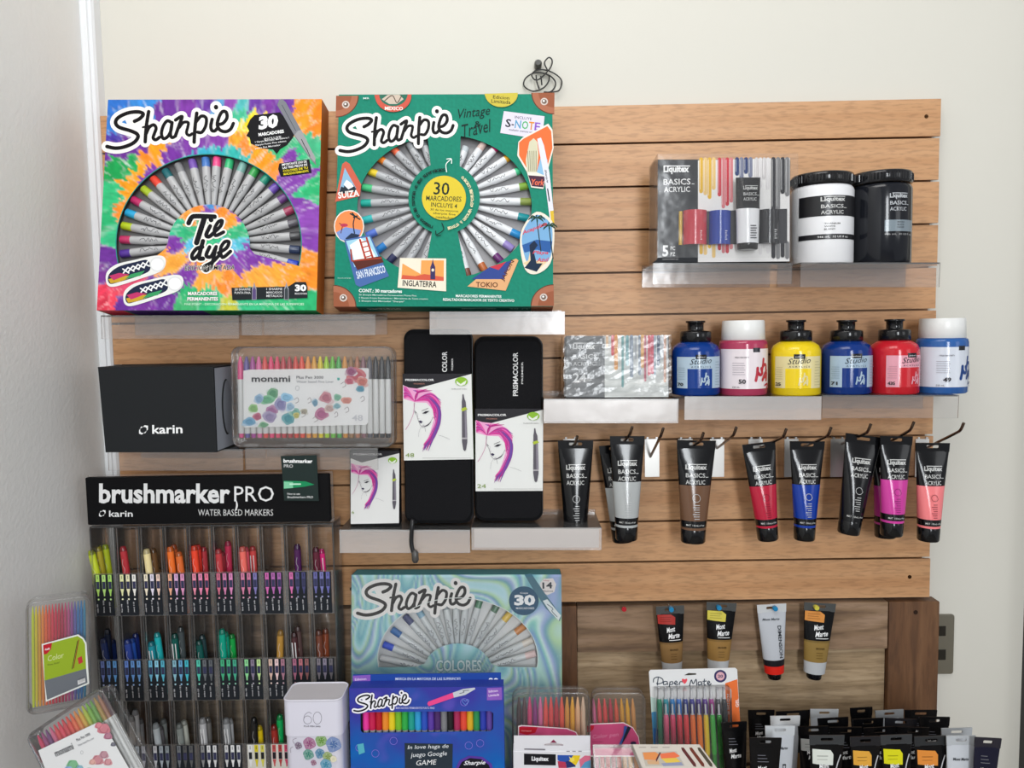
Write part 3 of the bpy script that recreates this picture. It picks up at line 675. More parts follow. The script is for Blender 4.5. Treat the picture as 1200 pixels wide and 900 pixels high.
def fan_pens(e, fr, center, pens, rin, k, body, r=.0050, y=.0085, mark='#3c3c40', ext=.002):
    for (px, py, cap) in pens:
        a = V(fr.xz(*k(px, py))); c = V(fr.xz(*k(*center))); dirv = (c-a).normalized(); a = a-dirv*ext
        rr = V(fr.xz(*k(center[0]+rin, center[1])))-c; b = c-dirv*rr.length
        m = M(mat='satin'); marker_mesh(m, (a.x, y, a.y), (b.x, y, b.y), r, cap, body)
        # little brand script on the barrel
        L = (b-a).length; pr = V((-dirv.y, dirv.x))
        m.S = lambda s, t, off: V((a.x+dirv.x*s+pr.x*t, y-math.sqrt(max(0, (r*.98)**2-t*t))-off-.0002, a.y+dirv.y*s+pr.y*t))
        rnd = random.Random(px*7+py); s0 = L*.40; pts = [(s0+L*.022*i, r*.5*rnd.uniform(-1, 1)) for i in range(12)]
        m.rib(pts, .0007, mark, k=2); m.rib([(s0+L*.27, -r*.3), (s0+L*.3, r*.3), (s0+L*.33, -r*.3)], .0007, mark, k=1)
        m.build('marker', e)
def tray(e, w, h, d, col='#8f8f90', y=None):
    m = M(mat='satin'); m.box(-w/2+.0012, y or d*.5, .0012, w/2-.0012, (y or d*.5)+.001, h-.0012, col); m.build('inner_tray', e)
# ---------------- tie-dye box
zA = lambda x, y: (100+x/4.286, 180+y/4.286)
zB = lambda x, y: (90+x/3, 90+y/3)
TD = .04
ft_ = on(s1, 113.7, 371, (243, 116.5), -.115, 9.5, TD)
td = thing('marker_box', 'square tie-dye patterned marker box, rainbow coloured, at the upper left', 'marker box', ft_, 'boxed marker sets')
w, h = ft_.w, ft_.h
seeds = [(100,110,'2f6cc0'),(140,150,'3a86d0'),(95,180,'3478c8'),(220,95,'3a86d0'),(300,110,'6b3494'),(370,100,'7a3a9c'),(430,95,'6a3a9c'),(100,260,'6a3090'),(170,270,'6a2f90'),(95,230,'4a3aa0'),(130,330,'1f9a50'),(110,430,'35b878'),(180,330,'1fa055'),(100,520,'2fb070'),(130,560,'3ab880'),(230,300,'f08a28'),(260,280,'f59a20'),(190,400,'f29a22'),(160,480,'ef8a2a'),(200,350,'f5a020'),(330,300,'74359a'),(280,350,'7a3a9e'),(240,380,'7a3a9e'),(420,260,'7a3a9e'),(480,250,'8240a2'),(380,285,'7a3a9e'),(110,640,'6d3594'),(95,700,'7a3a90'),(100,760,'e8405a'),(130,790,'ee4a60'),(90,820,'d83a50'),(180,800,'6a3294'),(240,790,'7a3a9a'),(170,740,'e05070'),
 (480,272,'30b0b8'),(430,275,'38a8c0'),(540,275,'35b0a8'),(380,300,'35a8b8'),(560,130,'45b890'),(590,170,'f4d020'),(600,200,'f0e020'),(560,220,'f0a030'),(620,260,'f59a20'),(700,320,'f58a25'),(660,290,'f7941e'),(570,250,'f08830'),(480,110,'5a9ac8'),(520,95,'8a4aa8'),(600,100,'6a3a9c'),(560,100,'50b0b0'),(660,95,'7a3a9c'),(700,110,'6a3494'),(690,270,'35b070'),(780,110,'f7901e'),(820,130,'f5861e'),(810,190,'f58020'),(790,160,'f79a28'),(800,240,'45b080'),(740,290,'7a3a9e'),(720,330,'7a3a9e'),(770,270,'35b078'),(760,370,'8040a4'),(790,340,'7a3a9e'),(820,320,'35b070'),(815,400,'2fb070'),(790,420,'38b880'),(800,480,'8a48ac'),(770,450,'7a3a9e'),(820,520,'8a48ac'),(810,580,'8040a4'),(800,640,'f09030'),(760,620,'f58a28'),(760,690,'f59a30'),(700,680,'f7a23a'),(820,700,'f08a28'),(640,700,'f7a540'),(560,730,'f59a38'),(480,690,'f7a845'),(520,720,'f08a30'),(430,650,'f59a38'),(440,710,'f7a540'),
 (430,620,'7a3a9e'),(620,650,'7a3a9e'),(560,650,'8544a6'),(680,640,'8040a4'),(600,610,'8040a4'),(500,640,'7a3a9e'),(400,690,'7a3a9e'),(350,640,'f7a540'),(280,620,'f59a38'),(400,760,'35b070'),(480,790,'35b878'),(600,790,'3ab880'),(800,790,'2fb070'),(720,800,'38b878'),(380,800,'45b070'),(330,790,'6d3594'),(540,800,'c0c040'),
 (380,560,'35b078'),(350,540,'38b888'),(340,600,'7a3a9e'),(420,600,'58b8d8'),(480,560,'3ab880'),(560,560,'35b078'),(590,540,'38b880'),(540,500,'f59a30'),(500,485,'f08a30'),(460,490,'7a48a8'),(480,460,'4a90d0'),(420,470,'f08a30'),(400,500,'f59a38'),(570,590,'50b8c8'),(530,600,'58b8d8'),(460,590,'3ab880'),(430,540,'3ab880'),(580,500,'8a48ac'),(540,470,'7a3a9e')]
SEED = [(((x-83)/757, 1-(y-85)/735), hx(c)) for x, y, c in seeds]
def tie(u, v):
    x, y = 83+u*757, 85+(1-v)*735; dx, dy = x-465, y-545; r = math.hypot(dx, dy)/757; a = math.atan2(dy, dx)
    sp = noise.noise(V((a*22, r*3, 1)))*.06+noise.noise(V((a*55, r*6, 4)))*.035
    k = 1+sp/(r+.08); uu = (465+dx*k-83)/757; vv = 1-(545+dy*k-85)/735; uu += noise.noise(V((u*9, v*9, 2)))*.02; vv += noise.noise(V((u*9, v*9, 9)))*.02
    best = sorted((((uu-s[0])**2+(vv-s[1])**2), i) for i, (s, c) in enumerate(SEED))[:2]
    c = SEED[best[0][1]][1]; c2 = SEED[best[1][1]][1]; e = math.sqrt(best[1][0])-math.sqrt(best[0][0])
    w_ = 0
    if c != c2: w_ = max(0, 1-e/.02)*.45*max(0, noise.noise(V((a*70, r*12, 3)))+.35)
    sh = 1+noise.noise(V((a*40, r*25, 7)))*.28+noise.noise(V((u*40, v*40, 5)))*.12
    w_ += max(0, noise.noise(V((a*30, r*9, 17)))-.38)*1.4; w_ = min(w_, .85)
    return tuple(min(1, max(0, q*sh))*(1-w_)+.85*w_ for q in c)
win = [zA(*p) for p in arc(620, 455, 466, 452, -14, 192, 44)]+[zA(*p) for p in [(300, 560), (400, 480)]+arc(620, 462, 207, 207, 176, -4, 20)+[(850, 505)]]
hole = [ft_.xz(*p) for p in win]
art_panel(ft_, w, h, tie, [hole], parent=td)
carton(td, ft_, w, h, TD, '#d0702c', side='#b46a30', bottom='#2c8a50', hole=True); tray(td, w, h, TD, '#7c7a7a', .017)
pens = [(185,495,'#5b3a9c'),(185,425,'#c83a6a'),(193,357,'#b8cc28'),(213,293,'#2fa8d8'),(242,230,'#c03068'),(292,178,'#a8c030'),(340,128,'#e84a3a'),(398,90,'#2a6a70'),(460,62,'#8a8a8c'),(528,42,'#7a58b0'),(594,32,'#4a7ac0'),(650,30,'#f0508c'),(712,40,'#38b878'),(778,58,'#78a8a0'),(840,80,'#3aa050'),(898,116,'#208a70'),(945,160,'#6a4aa8'),(990,212,'#6a4080'),(1022,275,'#a0385a'),(1042,338,'#5c5860'),(1052,405,'#4a4a4c'),(1050,475,'#33405c'),(1040,548,'#2f48b8')]
fan_pens(td, ft_, (620, 440), pens, 190, zA, '#b4b4b5', ext=.0066, r=.0062)
m = M(ft_.S)
m.rib([zA(*p) for p in arc(620, 455, 466, 452, -14, 192, 44)], 1.0, '#2a8a80', k=1)
f2 = lambda L: [zB(*p) for p in L]
sharpie(m, (125.5, 171.8), (273.5, 144.8))
# black bubble
m.poly(f2([(610, 150), (625, 135), (715, 125), (770, 190), (760, 215), (740, 240), (715, 255), (703, 272), (690, 256), (650, 252), (612, 235), (608, 215), (596, 208), (606, 190), (598, 175)]), '#16161a')
X = lambda x, y: zB(x, y)
def T(m, z, t, x, y, w_, h_, sc, *a, **k): p = z(x, y); m.text(t, p[0], p[1], w_/sc, h_/sc, *a, **k)
T(m, zB, '30', 640, 188, 72, 48, 3, '#f4f4f4', 8, bold=.06, shear=.15); T(m, zB, 'MARCADORES', 640, 210, 90, 12, 3, '#f0f0f0', 8, bold=.04)
for i, t in enumerate(('INCLUYE', '1 Sharpie Marcador Marcadores 1', 'Sharpie Punto Fino edicion', 'punta fina Marcador')): T(m, zB, t, 640-(12 if i else -20), 224+i*11, (60, 120, 110, 90)[i], 8, 3, '#e4e4e4', 8)
m.poly(f2([(712, 305), (818, 290), (826, 338), (780, 345), (718, 352), (708, 325)]), '#16161a')
for i, t in enumerate(('IMPORTANTE USO DE', 'LAS TRES PIEZAS DE', 'COLORES DE TU', 'MARCADOR PERMANENTE')): T(m, zB, t, 722+i*2, 314+i*11, 88, 8, 3, '#f0f0f0' if i < 2 else '#e8d820', 8, bold=.02)
# printed grey marker in the corner
m.poly(f2([(712, 82), (722, 78), (735, 90), (790, 190), (838, 285), (842, 312), (822, 290), (770, 215), (705, 100)]), '#7a7c82')
m.poly(f2([(778, 190), (790, 188), (840, 288), (836, 300), (822, 285), (766, 205)]), '#9a9a9c'); m.rib(f2([(722, 100), (770, 190)]), .7, '#4a4c52'); m.rib(f2([(790, 220), (800, 240), (795, 232), (812, 262), (806, 250), (820, 280)]), .8, '#33343a')
# title
TIE = [([(520, 350), (535, 322), (560, 315), (650, 318)], 24), ([(600, 322), (580, 385), (560, 448)], 27), ([(628, 365), (608, 408), (622, 418), (645, 400)], 20), ([(632, 332), (633, 334)], 24), ([(650, 395), (680, 365), (688, 338), (668, 345), (650, 380), (655, 412), (695, 395)], 18),
       ([(590, 470), (560, 478), (537, 510), (545, 530), (575, 500), (592, 440)], 19), ([(592, 440), (572, 520), (592, 528)], 22), ([(625, 470), (608, 512), (632, 518), (655, 475)], 19), ([(658, 468), (635, 560), (608, 588), (596, 570), (640, 545), (670, 515)], 18), ([(670, 500), (710, 475), (722, 445), (700, 445), (680, 480), (690, 522), (730, 492)], 18)]
for col, ad in (('#f0ece4', 16), ('#17161a', 0)):
    m.union(sum([m.rib([zA(*p) for p in st], (wd+ad)/4.286, col, k=4, join=True, only=True) for st, wd in TIE], []), col)
T(m, zA, 'EDICION LIMITADA', 500, 588, 250, 24, 4.286, '#17161a', 1, bold=.015, shear=.2, halo=('#f0ece4', .035))
# printed canvas shoes
for dx, dy in ((0, 0), (62, 68)):
    sh = lambda L: [zB(x+dx, y+dy) for x, y in L]
    m.poly(sh(crv([(103, 715), (108, 685), (140, 660), (200, 645), (270, 630), (305, 632), (314, 655), (295, 685), (220, 712), (140, 737), (112, 735)], 4, True)), '#e8e8e4')
    m.poly(sh(crv([(110, 712), (118, 690), (150, 667), (205, 652), (250, 645), (258, 680), (215, 702), (140, 725), (118, 728)], 4, True)), '#232a44')
    m.poly(sh([(112, 712), (160, 700), (215, 698), (150, 722), (120, 727)]), '#c8a030'); m.poly(sh([(115, 700), (150, 690), (185, 695), (130, 716)]), '#c0386a'); m.poly(sh([(190, 695), (240, 682), (225, 700), (170, 712)]), '#3a9a60')
    c = zB(284+dx, 660+dy); m.ell(c[0], c[1], 27/3, 26/3, '#dcdcdc'); m.ell(c[0], c[1], 22/3, 21/3, '#f0f0ee')
    for i in range(5): m.rib(sh([(165+i*18, 690-i*5), (180+i*18, 672-i*6)]), 1.6, '#f0f0f0'); m.rib(sh([(163+i*18, 676-i*5), (184+i*18, 690-i*6)]), 1.6, '#f0f0f0')
for t, x, y, w_ in (('MARCADORES', 392, 769, 103), ('PERMANENTES', 390, 788, 108)):
    T(m, zB, t, x, y, w_, 13, 3, '#f0f0ec', 0, bold=.035, halo=('#1d3a2a', .03))
m.poly(f2([(545, 742), (745, 738), (745, 780), (548, 786)]), '#22262a'); m.poly(f2([(745, 738), (770, 722), (806, 722), (812, 740), (812, 778), (745, 781)]), '#22262a')
for x, c in ((625, '#5a4a78'), (738, '#3c4448')): m.poly(f2([(x-8, 785), (x-8, 745), (x-3, 735), (x, 722), (x+3, 735), (x+8, 745), (x+8, 785)]), '#9a9aa2'); m.poly(f2([(x-6, 783), (x-6, 750), (x, 738), (x+6, 750), (x+6, 783)]), c)
T(m, zB, '30', 768, 755, 40, 24, 3, '#f2f2f2', 0, bold=.05); T(m, zB, 'MARCADORES', 768, 766, 42, 6, 3, '#e0e0e0')
for i, (t, x) in enumerate((('28 SHARPIE', 556), ('PUNTA FINA', 556), ('1 SHARPIE', 668), ('MARCADOR', 668), ('METALICO', 668))): T(m, zB, t, x, (752, 764, 751, 763, 775)[i], 56, 8, 3, '#d8d8d8')
T(m, zB, 'FINE POINT - DECORACION PERMANENTE EN LA MAYORIA DE LAS SUPERFICIES', 380, 804, 420, 8, 3, '#c8e8d0')
m.build('printed_graphics', td)
# text on the underside and side
m = M(lambda a, b, off: V((a, b, -off))); m.up = 1; m.text('SHARPIE', -w*.35, .012, .05, .01, '#101010'); m.text('MARCADORES PERMANENTES', w*.02, .012, .09, .008, '#101010'); m.text('30', w*.32, .012, .02, .012, '#101010'); m.rect(-w*.49, .001, -w*.38, TD-.002, '#d03a4e'); m.rect(-w*.37, .001, -w*.02, TD-.002, '#4c2e74'); m.text('TIE DYE', -w*.3, .012, .05, .01, '#101010'); m.build('underside_print', td)

# ---------------- green travel box
zC = lambda x, y: (380+x/2.8125, 60+y/2.8125)
fv = on(s3, 391.4, 648.4, (521, 110.5), -.112, 9.5, .04)
tv = thing('marker_box', 'green marker box with travel stickers and copper corners, middle of the top row', 'marker box', fv, 'boxed marker sets'); w, h = fv.w, fv.h
def green(u, v):
    k = 1+noise.noise(V((u*90, v*90, 1)))*.16+noise.noise(V((u*4, v*4, 1)))*.06; c = hx('#178069'); return tuple(q*k for q in c)
hl = [zC(*p) for p in arc(395, 512, 286, 236, 101, 257, 30)+arc(395, 485, 118, 118, 250, 112, 14)]
hr = [zC(*p) for p in arc(400, 512, 284, 236, -76, 80, 30)+arc(395, 485, 118, 118, 64, -68, 14)]
art_panel(fv, w, h, green, [[fv.xz(*p) for p in H] for H in (hl, hr)], parent=tv)
carton(tv, fv, w, h, .04, '#1c8a70', side='#a8704c', bottom='#125a4c', hole=True); tray(tv, w, h, .04, '#9c9a9c', .017)
fan_pens(tv, fv, (395, 485), [(322,292,'#707478'),(278,300,'#909498'),(222,312,'#e86a48'),(172,342,'#e8842e'),(144,388,'#e8cc38'),(126,442,'#4ac080'),(122,495,'#1fa898'),(126,552,'#38b8b8'),(140,602,'#5a78d0'),(172,652,'#2f80c8'),(208,692,'#33385c'),(254,722,'#c078c0'),(308,742,'#8088a0')], 105, zC, '#b2b4b7', r=.0057)
fan_pens(tv, fv, (395, 485), [(464,312,'#c4ccd0'),(522,300,'#d0b8b0'),(576,300,'#c03070'),(620,334,'#e0a830'),(660,380,'#4ac890'),(674,436,'#80a840'),(678,490,'#8a9a50'),(670,545,'#1f9098'),(644,602,'#2f90d0'),(618,645,'#9a88c8'),(584,690,'#6a2f70'),(530,722,'#c06a38'),(474,742,'#7c4a3c')], 105, zC, '#dfe1e4', r=.0057)
m = M(fv.S); g2 = lambda L: [zC(*p) for p in L]
for cx, cy, a0 in ((38, 147, 270), (758, 137, 180), (30, 842, 0), (756, 840, 90)):
    a = a0; sx = 1 if cx < 300 else -1; sy = 1 if cy < 400 else -1
    for r, c in ((76, '#5c3428'), (73, '#a86a50'), (52, '#96583e')):
        m.poly([zC(cx+1, cy)]+[zC(cx+sx*r*math.cos(t), cy+sy*r*.94*math.sin(t)) for t in [PI/2*i/10 for i in range(11)]], c)
    p = zC(cx+sx*33, cy+sy*29); m.ell(*p, 4.4, 4.3, '#cfc4bc'); m.ell(*p, 2.9, 2.8, '#6c5a50'); m.ell(p[0]-.5, p[1]-.6, 1.2, 1.2, '#f4f0ec')
sharpie(m, (398.5, 176.5), (531, 147.2), '#f0ede9')
# "Vintage & Travel" handwriting
m.up = -1
T(m, zC, 'Vintage', 445, 232, 105, 40, 2.8125, '#152a28', 7, bold=.0, shear=.35); T(m, zC, '&', 496, 250, 22, 18, 2.8125, '#152a28', 5); T(m, zC, 'Travel', 460, 285, 98, 42, 2.8125, '#152a28', 12, bold=0, shear=.35)
m.poly(g2([(592, 198), (726, 215), (718, 292), (580, 270)]), '#d8d4e4')
T(m, zC, 'INCLUYE', 628, 222, 56, 9, 2.8125, '#5a5460', -7)
for t, x, c, w_ in (('S', 596, '#26242c', 18), ('-', 617, '#26242c', 8), ('N', 627, '#5a9ac0', 20), ('O', 650, '#58b070', 21), ('T', 672, '#d88a30', 18), ('E', 692, '#8a5ac0', 18)): T(m, zC, t, x, 250+(x-596)*.12-(8 if t == '-' else 0), w_, 27 if t != '-' else 4, 2.8125, c, -7, bold=.02)
T(m, zC, 'resaltador cremoso resaltante', 608, 262, 100, 7, 2.8125, '#5a5460', -7)
def sticker(pts, edge, g=.03, c0=None):
    cx = sum(p[0] for p in pts)/len(pts); cy = sum(p[1] for p in pts)/len(pts)
    m.poly(g2([(cx+(x-cx)*(1+g), cy+(y-cy)*(1+g)) for x, y in pts]), edge)
# swiss triangle
tri = crv([(38, 492), (60, 372), (72, 366), (125, 450), (122, 478)], 1, False)
m.poly(g2([(36, 497), (60, 372), (72, 364), (84, 372), (122, 440), (118, 478)]), '#c8604c'); m.poly(g2([(48, 470), (68, 385), (105, 452), (104, 462)]), '#8ab4d0'); m.poly(g2([(48, 472), (56, 446), (64, 450), (72, 432), (84, 448), (94, 438), (106, 455), (104, 464)]), '#26303a'); m.poly(g2([(64, 440), (74, 424), (90, 436), (98, 446), (80, 456)]), '#e8ecf0')
T(m, zC, 'SUIZA', 47, 487, 70, 22, 2.8125, '#f4ece6', 7, bold=.03)
# flamingo circle
p = zC(82, 578); m.ell(*p, 17.8, 19.5, '#e4e0d8'); m.ell(*p, 16.6, 18.3, '#f08a50'); m.poly(g2([(40, 598), (70, 580), (122, 590), (112, 620), (82, 630), (52, 620)]), '#7a94cc')
m.rib(g2([(55, 600), (60, 575), (50, 568)]), 1, '#5c2c3c'); m.ell(*zC(66, 574), 4.4, 2.0, '#b83a58'); m.rib(g2([(100, 600), (96, 570), (102, 545)]), 1.4, '#22303c')
for a in range(5): m.rib(g2([(102, 545), (102+16*math.cos(a*1.1), 545-12*math.sin(a*1.1-1))]), 1.6, '#1c3030')
m.poly(g2([(70, 618), (90, 600), (118, 606), (104, 622), (84, 630)]), '#26344c')
# bridge
m.poly(g2([(66, 622), (152, 606), (214, 742), (118, 778), (104, 770)]), '#4a6aa4'); m.poly(g2([(72, 626), (150, 612), (184, 690), (100, 712)]), '#9ccbe0'); m.poly(g2([(84, 640), (120, 616), (150, 640), (172, 680), (100, 690)]), '#f0f0ec')
for x0, y0, x1, y1 in ((118, 622, 138, 690), (140, 616, 162, 688)): m.rib(g2([(x0, y0), (x1, y1)]), 2.2, '#b03c2c')
for k in range(4): m.rib(g2([(120+k*5, 632+k*16), (142+k*5, 626+k*16)]), 1.3, '#b03c2c')
m.rib(g2([(88, 655), (92, 690)]), 2.0, '#a04034'); m.poly(g2([(92, 690), (188, 676), (196, 696), (110, 722)]), '#5a2c24'); m.rib(g2([(92, 692), (188, 682)]), 1.6, '#a8402e')
T(m, zC, 'SAN FRANCISCO', 110, 752, 96, 26, 2.8125, '#dce4ee', 13, bold=.02)
# england stamp
m.poly(g2([(250, 682), (402, 684), (402, 792), (242, 780)]), '#e8e0cc'); m.poly(g2([(258, 700), (318, 735), (320, 690), (395, 690), (394, 758), (254, 752)]), '#e8a058'); m.poly(g2([(258, 738), (300, 742), (330, 735), (394, 745), (394, 758), (254, 752)]), '#d05a44')
m.poly(g2([(350, 752), (350, 712), (355, 700), (358, 684), (361, 700), (366, 712), (366, 753)]), '#3c3460'); m.ell(*zC(358, 722), 1.6, 1.8, '#e8dcc8')
T(m, zC, 'INGLATERRA', 258, 774, 112, 20, 2.8125, '#2c2824', -3, bold=.02)
# tokyo pennant
m.poly(g2([(472, 776), (520, 735), (632, 684), (640, 690), (598, 790)]), '#dca878'); m.poly(g2([(486, 752), (545, 712), (618, 690), (592, 752)]), '#34488c'); m.poly(g2([(545, 712), (600, 694), (575, 722)]), '#c03848')
T(m, zC, 'TOKIO', 500, 778, 72, 17, 2.8125, '#5c3020', -1, bold=.02); T(m, zC, 'JAPON', 594, 762, 76, 16, 2.8125, '#5c3020', 62, bold=.02)
# new york
m.poly(g2([(640, 300), (655, 285), (738, 240), (752, 260), (756, 320), (735, 400), (722, 455), (682, 450), (668, 400), (636, 345)]), '#e8e0d4'); m.poly(g2([(642, 302), (656, 290), (735, 248), (748, 265), (752, 320), (730, 400), (675, 400), (642, 345)]), '#e8703c')
m.poly(g2([(676, 300), (690, 288), (702, 300), (706, 340), (700, 400), (668, 400), (664, 360)]), '#d0ccb0'); m.poly(g2([(700, 400), (716, 340), (736, 360), (724, 410)]), '#8ab8d8'); m.poly(g2([(672, 410), (728, 414), (722, 450), (684, 446)]), '#4a2c40'); T(m, zC, 'York', 682, 442, 42, 20, 2.8125, '#e87050', -3, bold=.02, shear=.2)
for k in range(5): m.rib(g2([(670+7*k, 330), (674+6*k, 396)]), .8, '#8c8870')
# printed white pen
m.poly(g2([(702, 290), (714, 286), (724, 312), (742, 400), (757, 540), (752, 580), (744, 560), (726, 420), (708, 330)]), '#dcdce6'); m.poly(g2([(744, 528), (756, 526), (758, 570), (754, 596), (748, 570)]), '#d8b438'); T(m, zC, 'Sharpie', 724, 392, 44, 8, 2.8125, '#2c2c34', -80, bold=.02, shear=.3); m.rib(g2([(736, 455), (742, 495)]), 1.4, '#2c2c34')
# acapulco sticker
m.poly(g2(crv([(645, 640), (655, 580), (700, 530), (750, 560), (758, 620), (745, 700), (700, 735), (662, 720)], 4, True)), '#e4dccc'); m.poly(g2(crv([(652, 640), (660, 585), (700, 540), (745, 568), (752, 620), (740, 690), (680, 715)], 4, True)), '#78a8d0')
m.poly(g2([(652, 640), (700, 622), (752, 628), (745, 665), (700, 655), (660, 665)]), '#2f5c9c'); m.poly(g2([(655, 700), (672, 690), (678, 660), (690, 650), (690, 690), (735, 695), (700, 725)]), '#e0c8a0'); m.poly(g2([(660, 715), (680, 690), (676, 640), (692, 625), (704, 640), (690, 660), (700, 700), (720, 700), (700, 728)]), '#1c2c44')
for cx, cy in ((700, 550), (740, 575)):
    m.rib(g2([(cx, cy), (cx+6, cy+50), (cx+14, cy+110)]), 1.2, '#28342c')
    for a in range(8): m.rib(g2([(cx, cy), (cx+20*math.cos(a*.8), cy-9*math.sin(a*.8)), (cx+28*math.cos(a*.8), cy+2-9*math.sin(a*.8)+6)]), 1.8, '#1f4030', taper=True)
T(m, zC, 'Acapulco', 655, 610, 88, 16, 2.8125, '#d04858', 22, bold=.02, shear=.3); T(m, zC, 'Playa', 686, 672, 52, 14, 2.8125, '#d04858', -2, bold=.02, shear=.3); T(m, zC, 'Azul', 700, 696, 40, 14, 2.8125, '#d04858', 2, bold=.02, shear=.3)
# top seals
m.poly(g2([(166, 146), (288, 144)]+arc(228, 148, 60, 54, 0, -180, 16)[1:-1]), '#c85848'); m.poly(g2([(182, 146), (276, 144)]+arc(228, 147, 46, 36, 0, -180, 14)[1:-1]), '#2c6a58'); m.poly(g2([(190, 160), (210, 146), (248, 145), (262, 160), (240, 176), (215, 176)]), '#c8b8a8'); m.rib(g2([(200, 165), (225, 148), (240, 172), (255, 150)]), 1.2, '#5c4c40'); T(m, zC, 'MEXICO', 200, 196, 60, 12, 2.8125, '#f0e4dc', -1, bold=.03)
m.poly(g2([(528, 142), (638, 139)]+arc(584, 142, 54, 44, 0, -180, 16)[1:-1]), '#c8b848'); T(m, zC, 'Edicion', 556, 158, 54, 11, 2.8125, '#2c3420', -4); T(m, zC, 'Limitada', 550, 172, 64, 12, 2.8125, '#2c3420', -4)
# centre
p = zC(395, 485); m.ell(*p, 25.8, 26, '#d8c038', 40)
T(m, zC, '30', 360, 474, 52, 42, 2.8125, '#1c2c28', -3, bold=.01); T(m, zC, 'MARCADORES', 336, 494, 116, 17, 2.8125, '#1c2c28', -2); T(m, zC, 'INCLUYE 4', 352, 514, 86, 15, 2.8125, '#1c2c28', -4); 
for k, t in enumerate(('30 de los mayores', 'sharpie fine', 'resaltador')): T(m, zC, t, 350+k*9, 528+k*12, 92-k*18, 9, 2.8125, '#3c4428', -4)
for k, ch in enumerate('resiste en la mayoria de las superficies'):
    if ch != ' ': a = math.radians(250-k*4.1); T(m, zC, ch, 395+92*math.cos(a)-4, 485-92*math.sin(a)+5, 8, 10, 2.8125, '#152a28', math.degrees(a)-90)
for k, ch in enumerate('edicion limitada, vintage & travel'):
    if ch != ' ': a = math.radians(50-k*3.8); T(m, zC, ch, 395+92*math.cos(a)-4, 485-92*math.sin(a)+5, 8, 10, 2.8125, '#d8d0a8', math.degrees(a)-90)
m.rib(g2([(404, 400), (402, 375), (418, 358)]), 1, '#e8f0ec'); m.rib(g2([(404, 358), (419, 357), (420, 372)]), 1, '#e8f0ec'); m.rib(g2([(388, 568), (394, 590), (372, 606)]), 1, '#152a28'); m.rib(g2([(368, 594), (370, 608), (384, 609)]), 1, '#152a28')
T(m, zC, 'CONT.: 30 marcadores', 115, 796, 142, 12, 2.8125, '#e8f0ec', -1, bold=.03)
for k in range(3): T(m, zC, ('26 Sharpie Marcadores Permanentes Punta Fina', '2 Sharpie S-note Resaltadores / Marcadores de Texto creativo', '2 Sharpie Gel Marcador "Sharpie"')[k], 115, 808+k*10, (190, 228, 150)[k], 7, 2.8125, '#c8dcd4', -1)
T(m, zC, 'MARCADORES PERMANENTES', 434, 812, 150, 9, 2.8125, '#e8f0ec', -1, bold=.02); T(m, zC, 'RESALTADOR/MARCADOR DE TEXTO CREATIVO', 392, 824, 234, 9, 2.8125, '#e8f0ec', -1, bold=.02)
T(m, zC, 'Decoracion permanente', 46, 752, 44, 5, 2.8125, '#b8d0c8'); T(m, zC, 'MR', 130, 161, 20, 6, 2.8125, '#d8e4e0')
m.build('printed_graphics', tv)
m = M(lambda a, b, off: V((a, b, -off))); m.up = 1; m.text('Sharpie', -w*.36, .012, .05, .011, '#c8d4d0', shear=.3); m.text('30 U.', w*.3, .012, .03, .01, '#8ab0a4'); m.text('MARCADORES', w*.08, .012, .05, .008, '#8ab0a4'); m.rect(-w*.5, .0, -w*.4, .039, '#9a5c42'); m.rect(w*.4, 0, w*.5, .039, '#9a5c42'); m.build('underside_print', tv)

# ---------------- marbled "colores" box, low
zD = lambda x, y: (400+x/3.75, 660+y/3.75)
fc = down_to(fit((411.5, 868), (659, 868), (535, 673.5), -.075, 6), COUNTER+.006)
tc = thing('marker_box', 'glossy marbled blue-green marker box behind the small blue box', 'marker box', fc, 'boxed marker sets'); w, h = fc.w, fc.h
def marble(u, v):
    x = u*4.2+noise.noise(V((u*2.5, v*2.5, 3)))*1.6; y = v*4.2+noise.noise(V((u*2.5, v*2.5, 8)))*1.6
    t = noise.noise(V((x*.9, y*.9, 5)))*17+noise.noise(V((x*3, y*3, 2)))*.6; pal = ['#7fc4c4', '#3f9ab0', '#a8d8c8', '#4c7ec0', '#6cc0b0', '#c8e4dc', '#8a9ad0', '#2f8aa0', '#a4cc90', '#b0d4e0']
    i = int(math.floor(t)) % 10; c = mixc('#ffffff', '#ffffff', 0); c = mixc(pal[i], pal[(i+1) % 10], t-math.floor(t)); 
    c = mixc(c, '#e8f4f0', .18)  # whitish glare of the wrap mixed into the print colour
    if u > .82 and .06 < v < .3: c = mixc(c, '#a868b8', min(1, (u-.82)*9)*.8)
    return c
hc = [zD(*p) for p in arc(512, 420, 352, 268, -8, 188, 34)+[(330, 455)]+arc(512, 470, 150, 118, 165, 15, 12)+[(690, 455)]]
art_panel(fc, w, h, marble, [[fc.xz(*p) for p in hc]], parent=tc)
carton(tc, fc, w, h, .04, '#4a9aa8', side='#2c6a78', hole=True); tray(tc, w, h, .04, '#e4e4e2', .017)
fan_pens(tc, fc, (512, 500), [(172,425,'#d0d0d0'),(185,365,'#2f50c8'),(222,300,'#2f68a8'),(278,240,'#3c4470'),(332,208,'#8ab0c4'),(392,185,'#7c8c98'),(452,170,'#8a9498'),(500,165,'#52807c'),(548,160,'#527c70'),(610,160,'#4c8060'),(690,180,'#50745c'),(742,225,'#dcb848'),(802,285,'#c8803c'),(838,345,'#d8d0c4'),(850,405,'#e0c4c0')], 120, zD, '#ccd0d0', r=.0056)
m = M(fc.S); d2 = lambda L: [zD(*p) for p in L]
sharpie(m, (419, 718.5), (551, 701), '#ece8e4', '#2a2624')
T(m, zD, 'COLORES', 416, 476, 200, 52, 3.75, '#dcecea', 0, bold=.03, halo=('#4c8c94', .03))
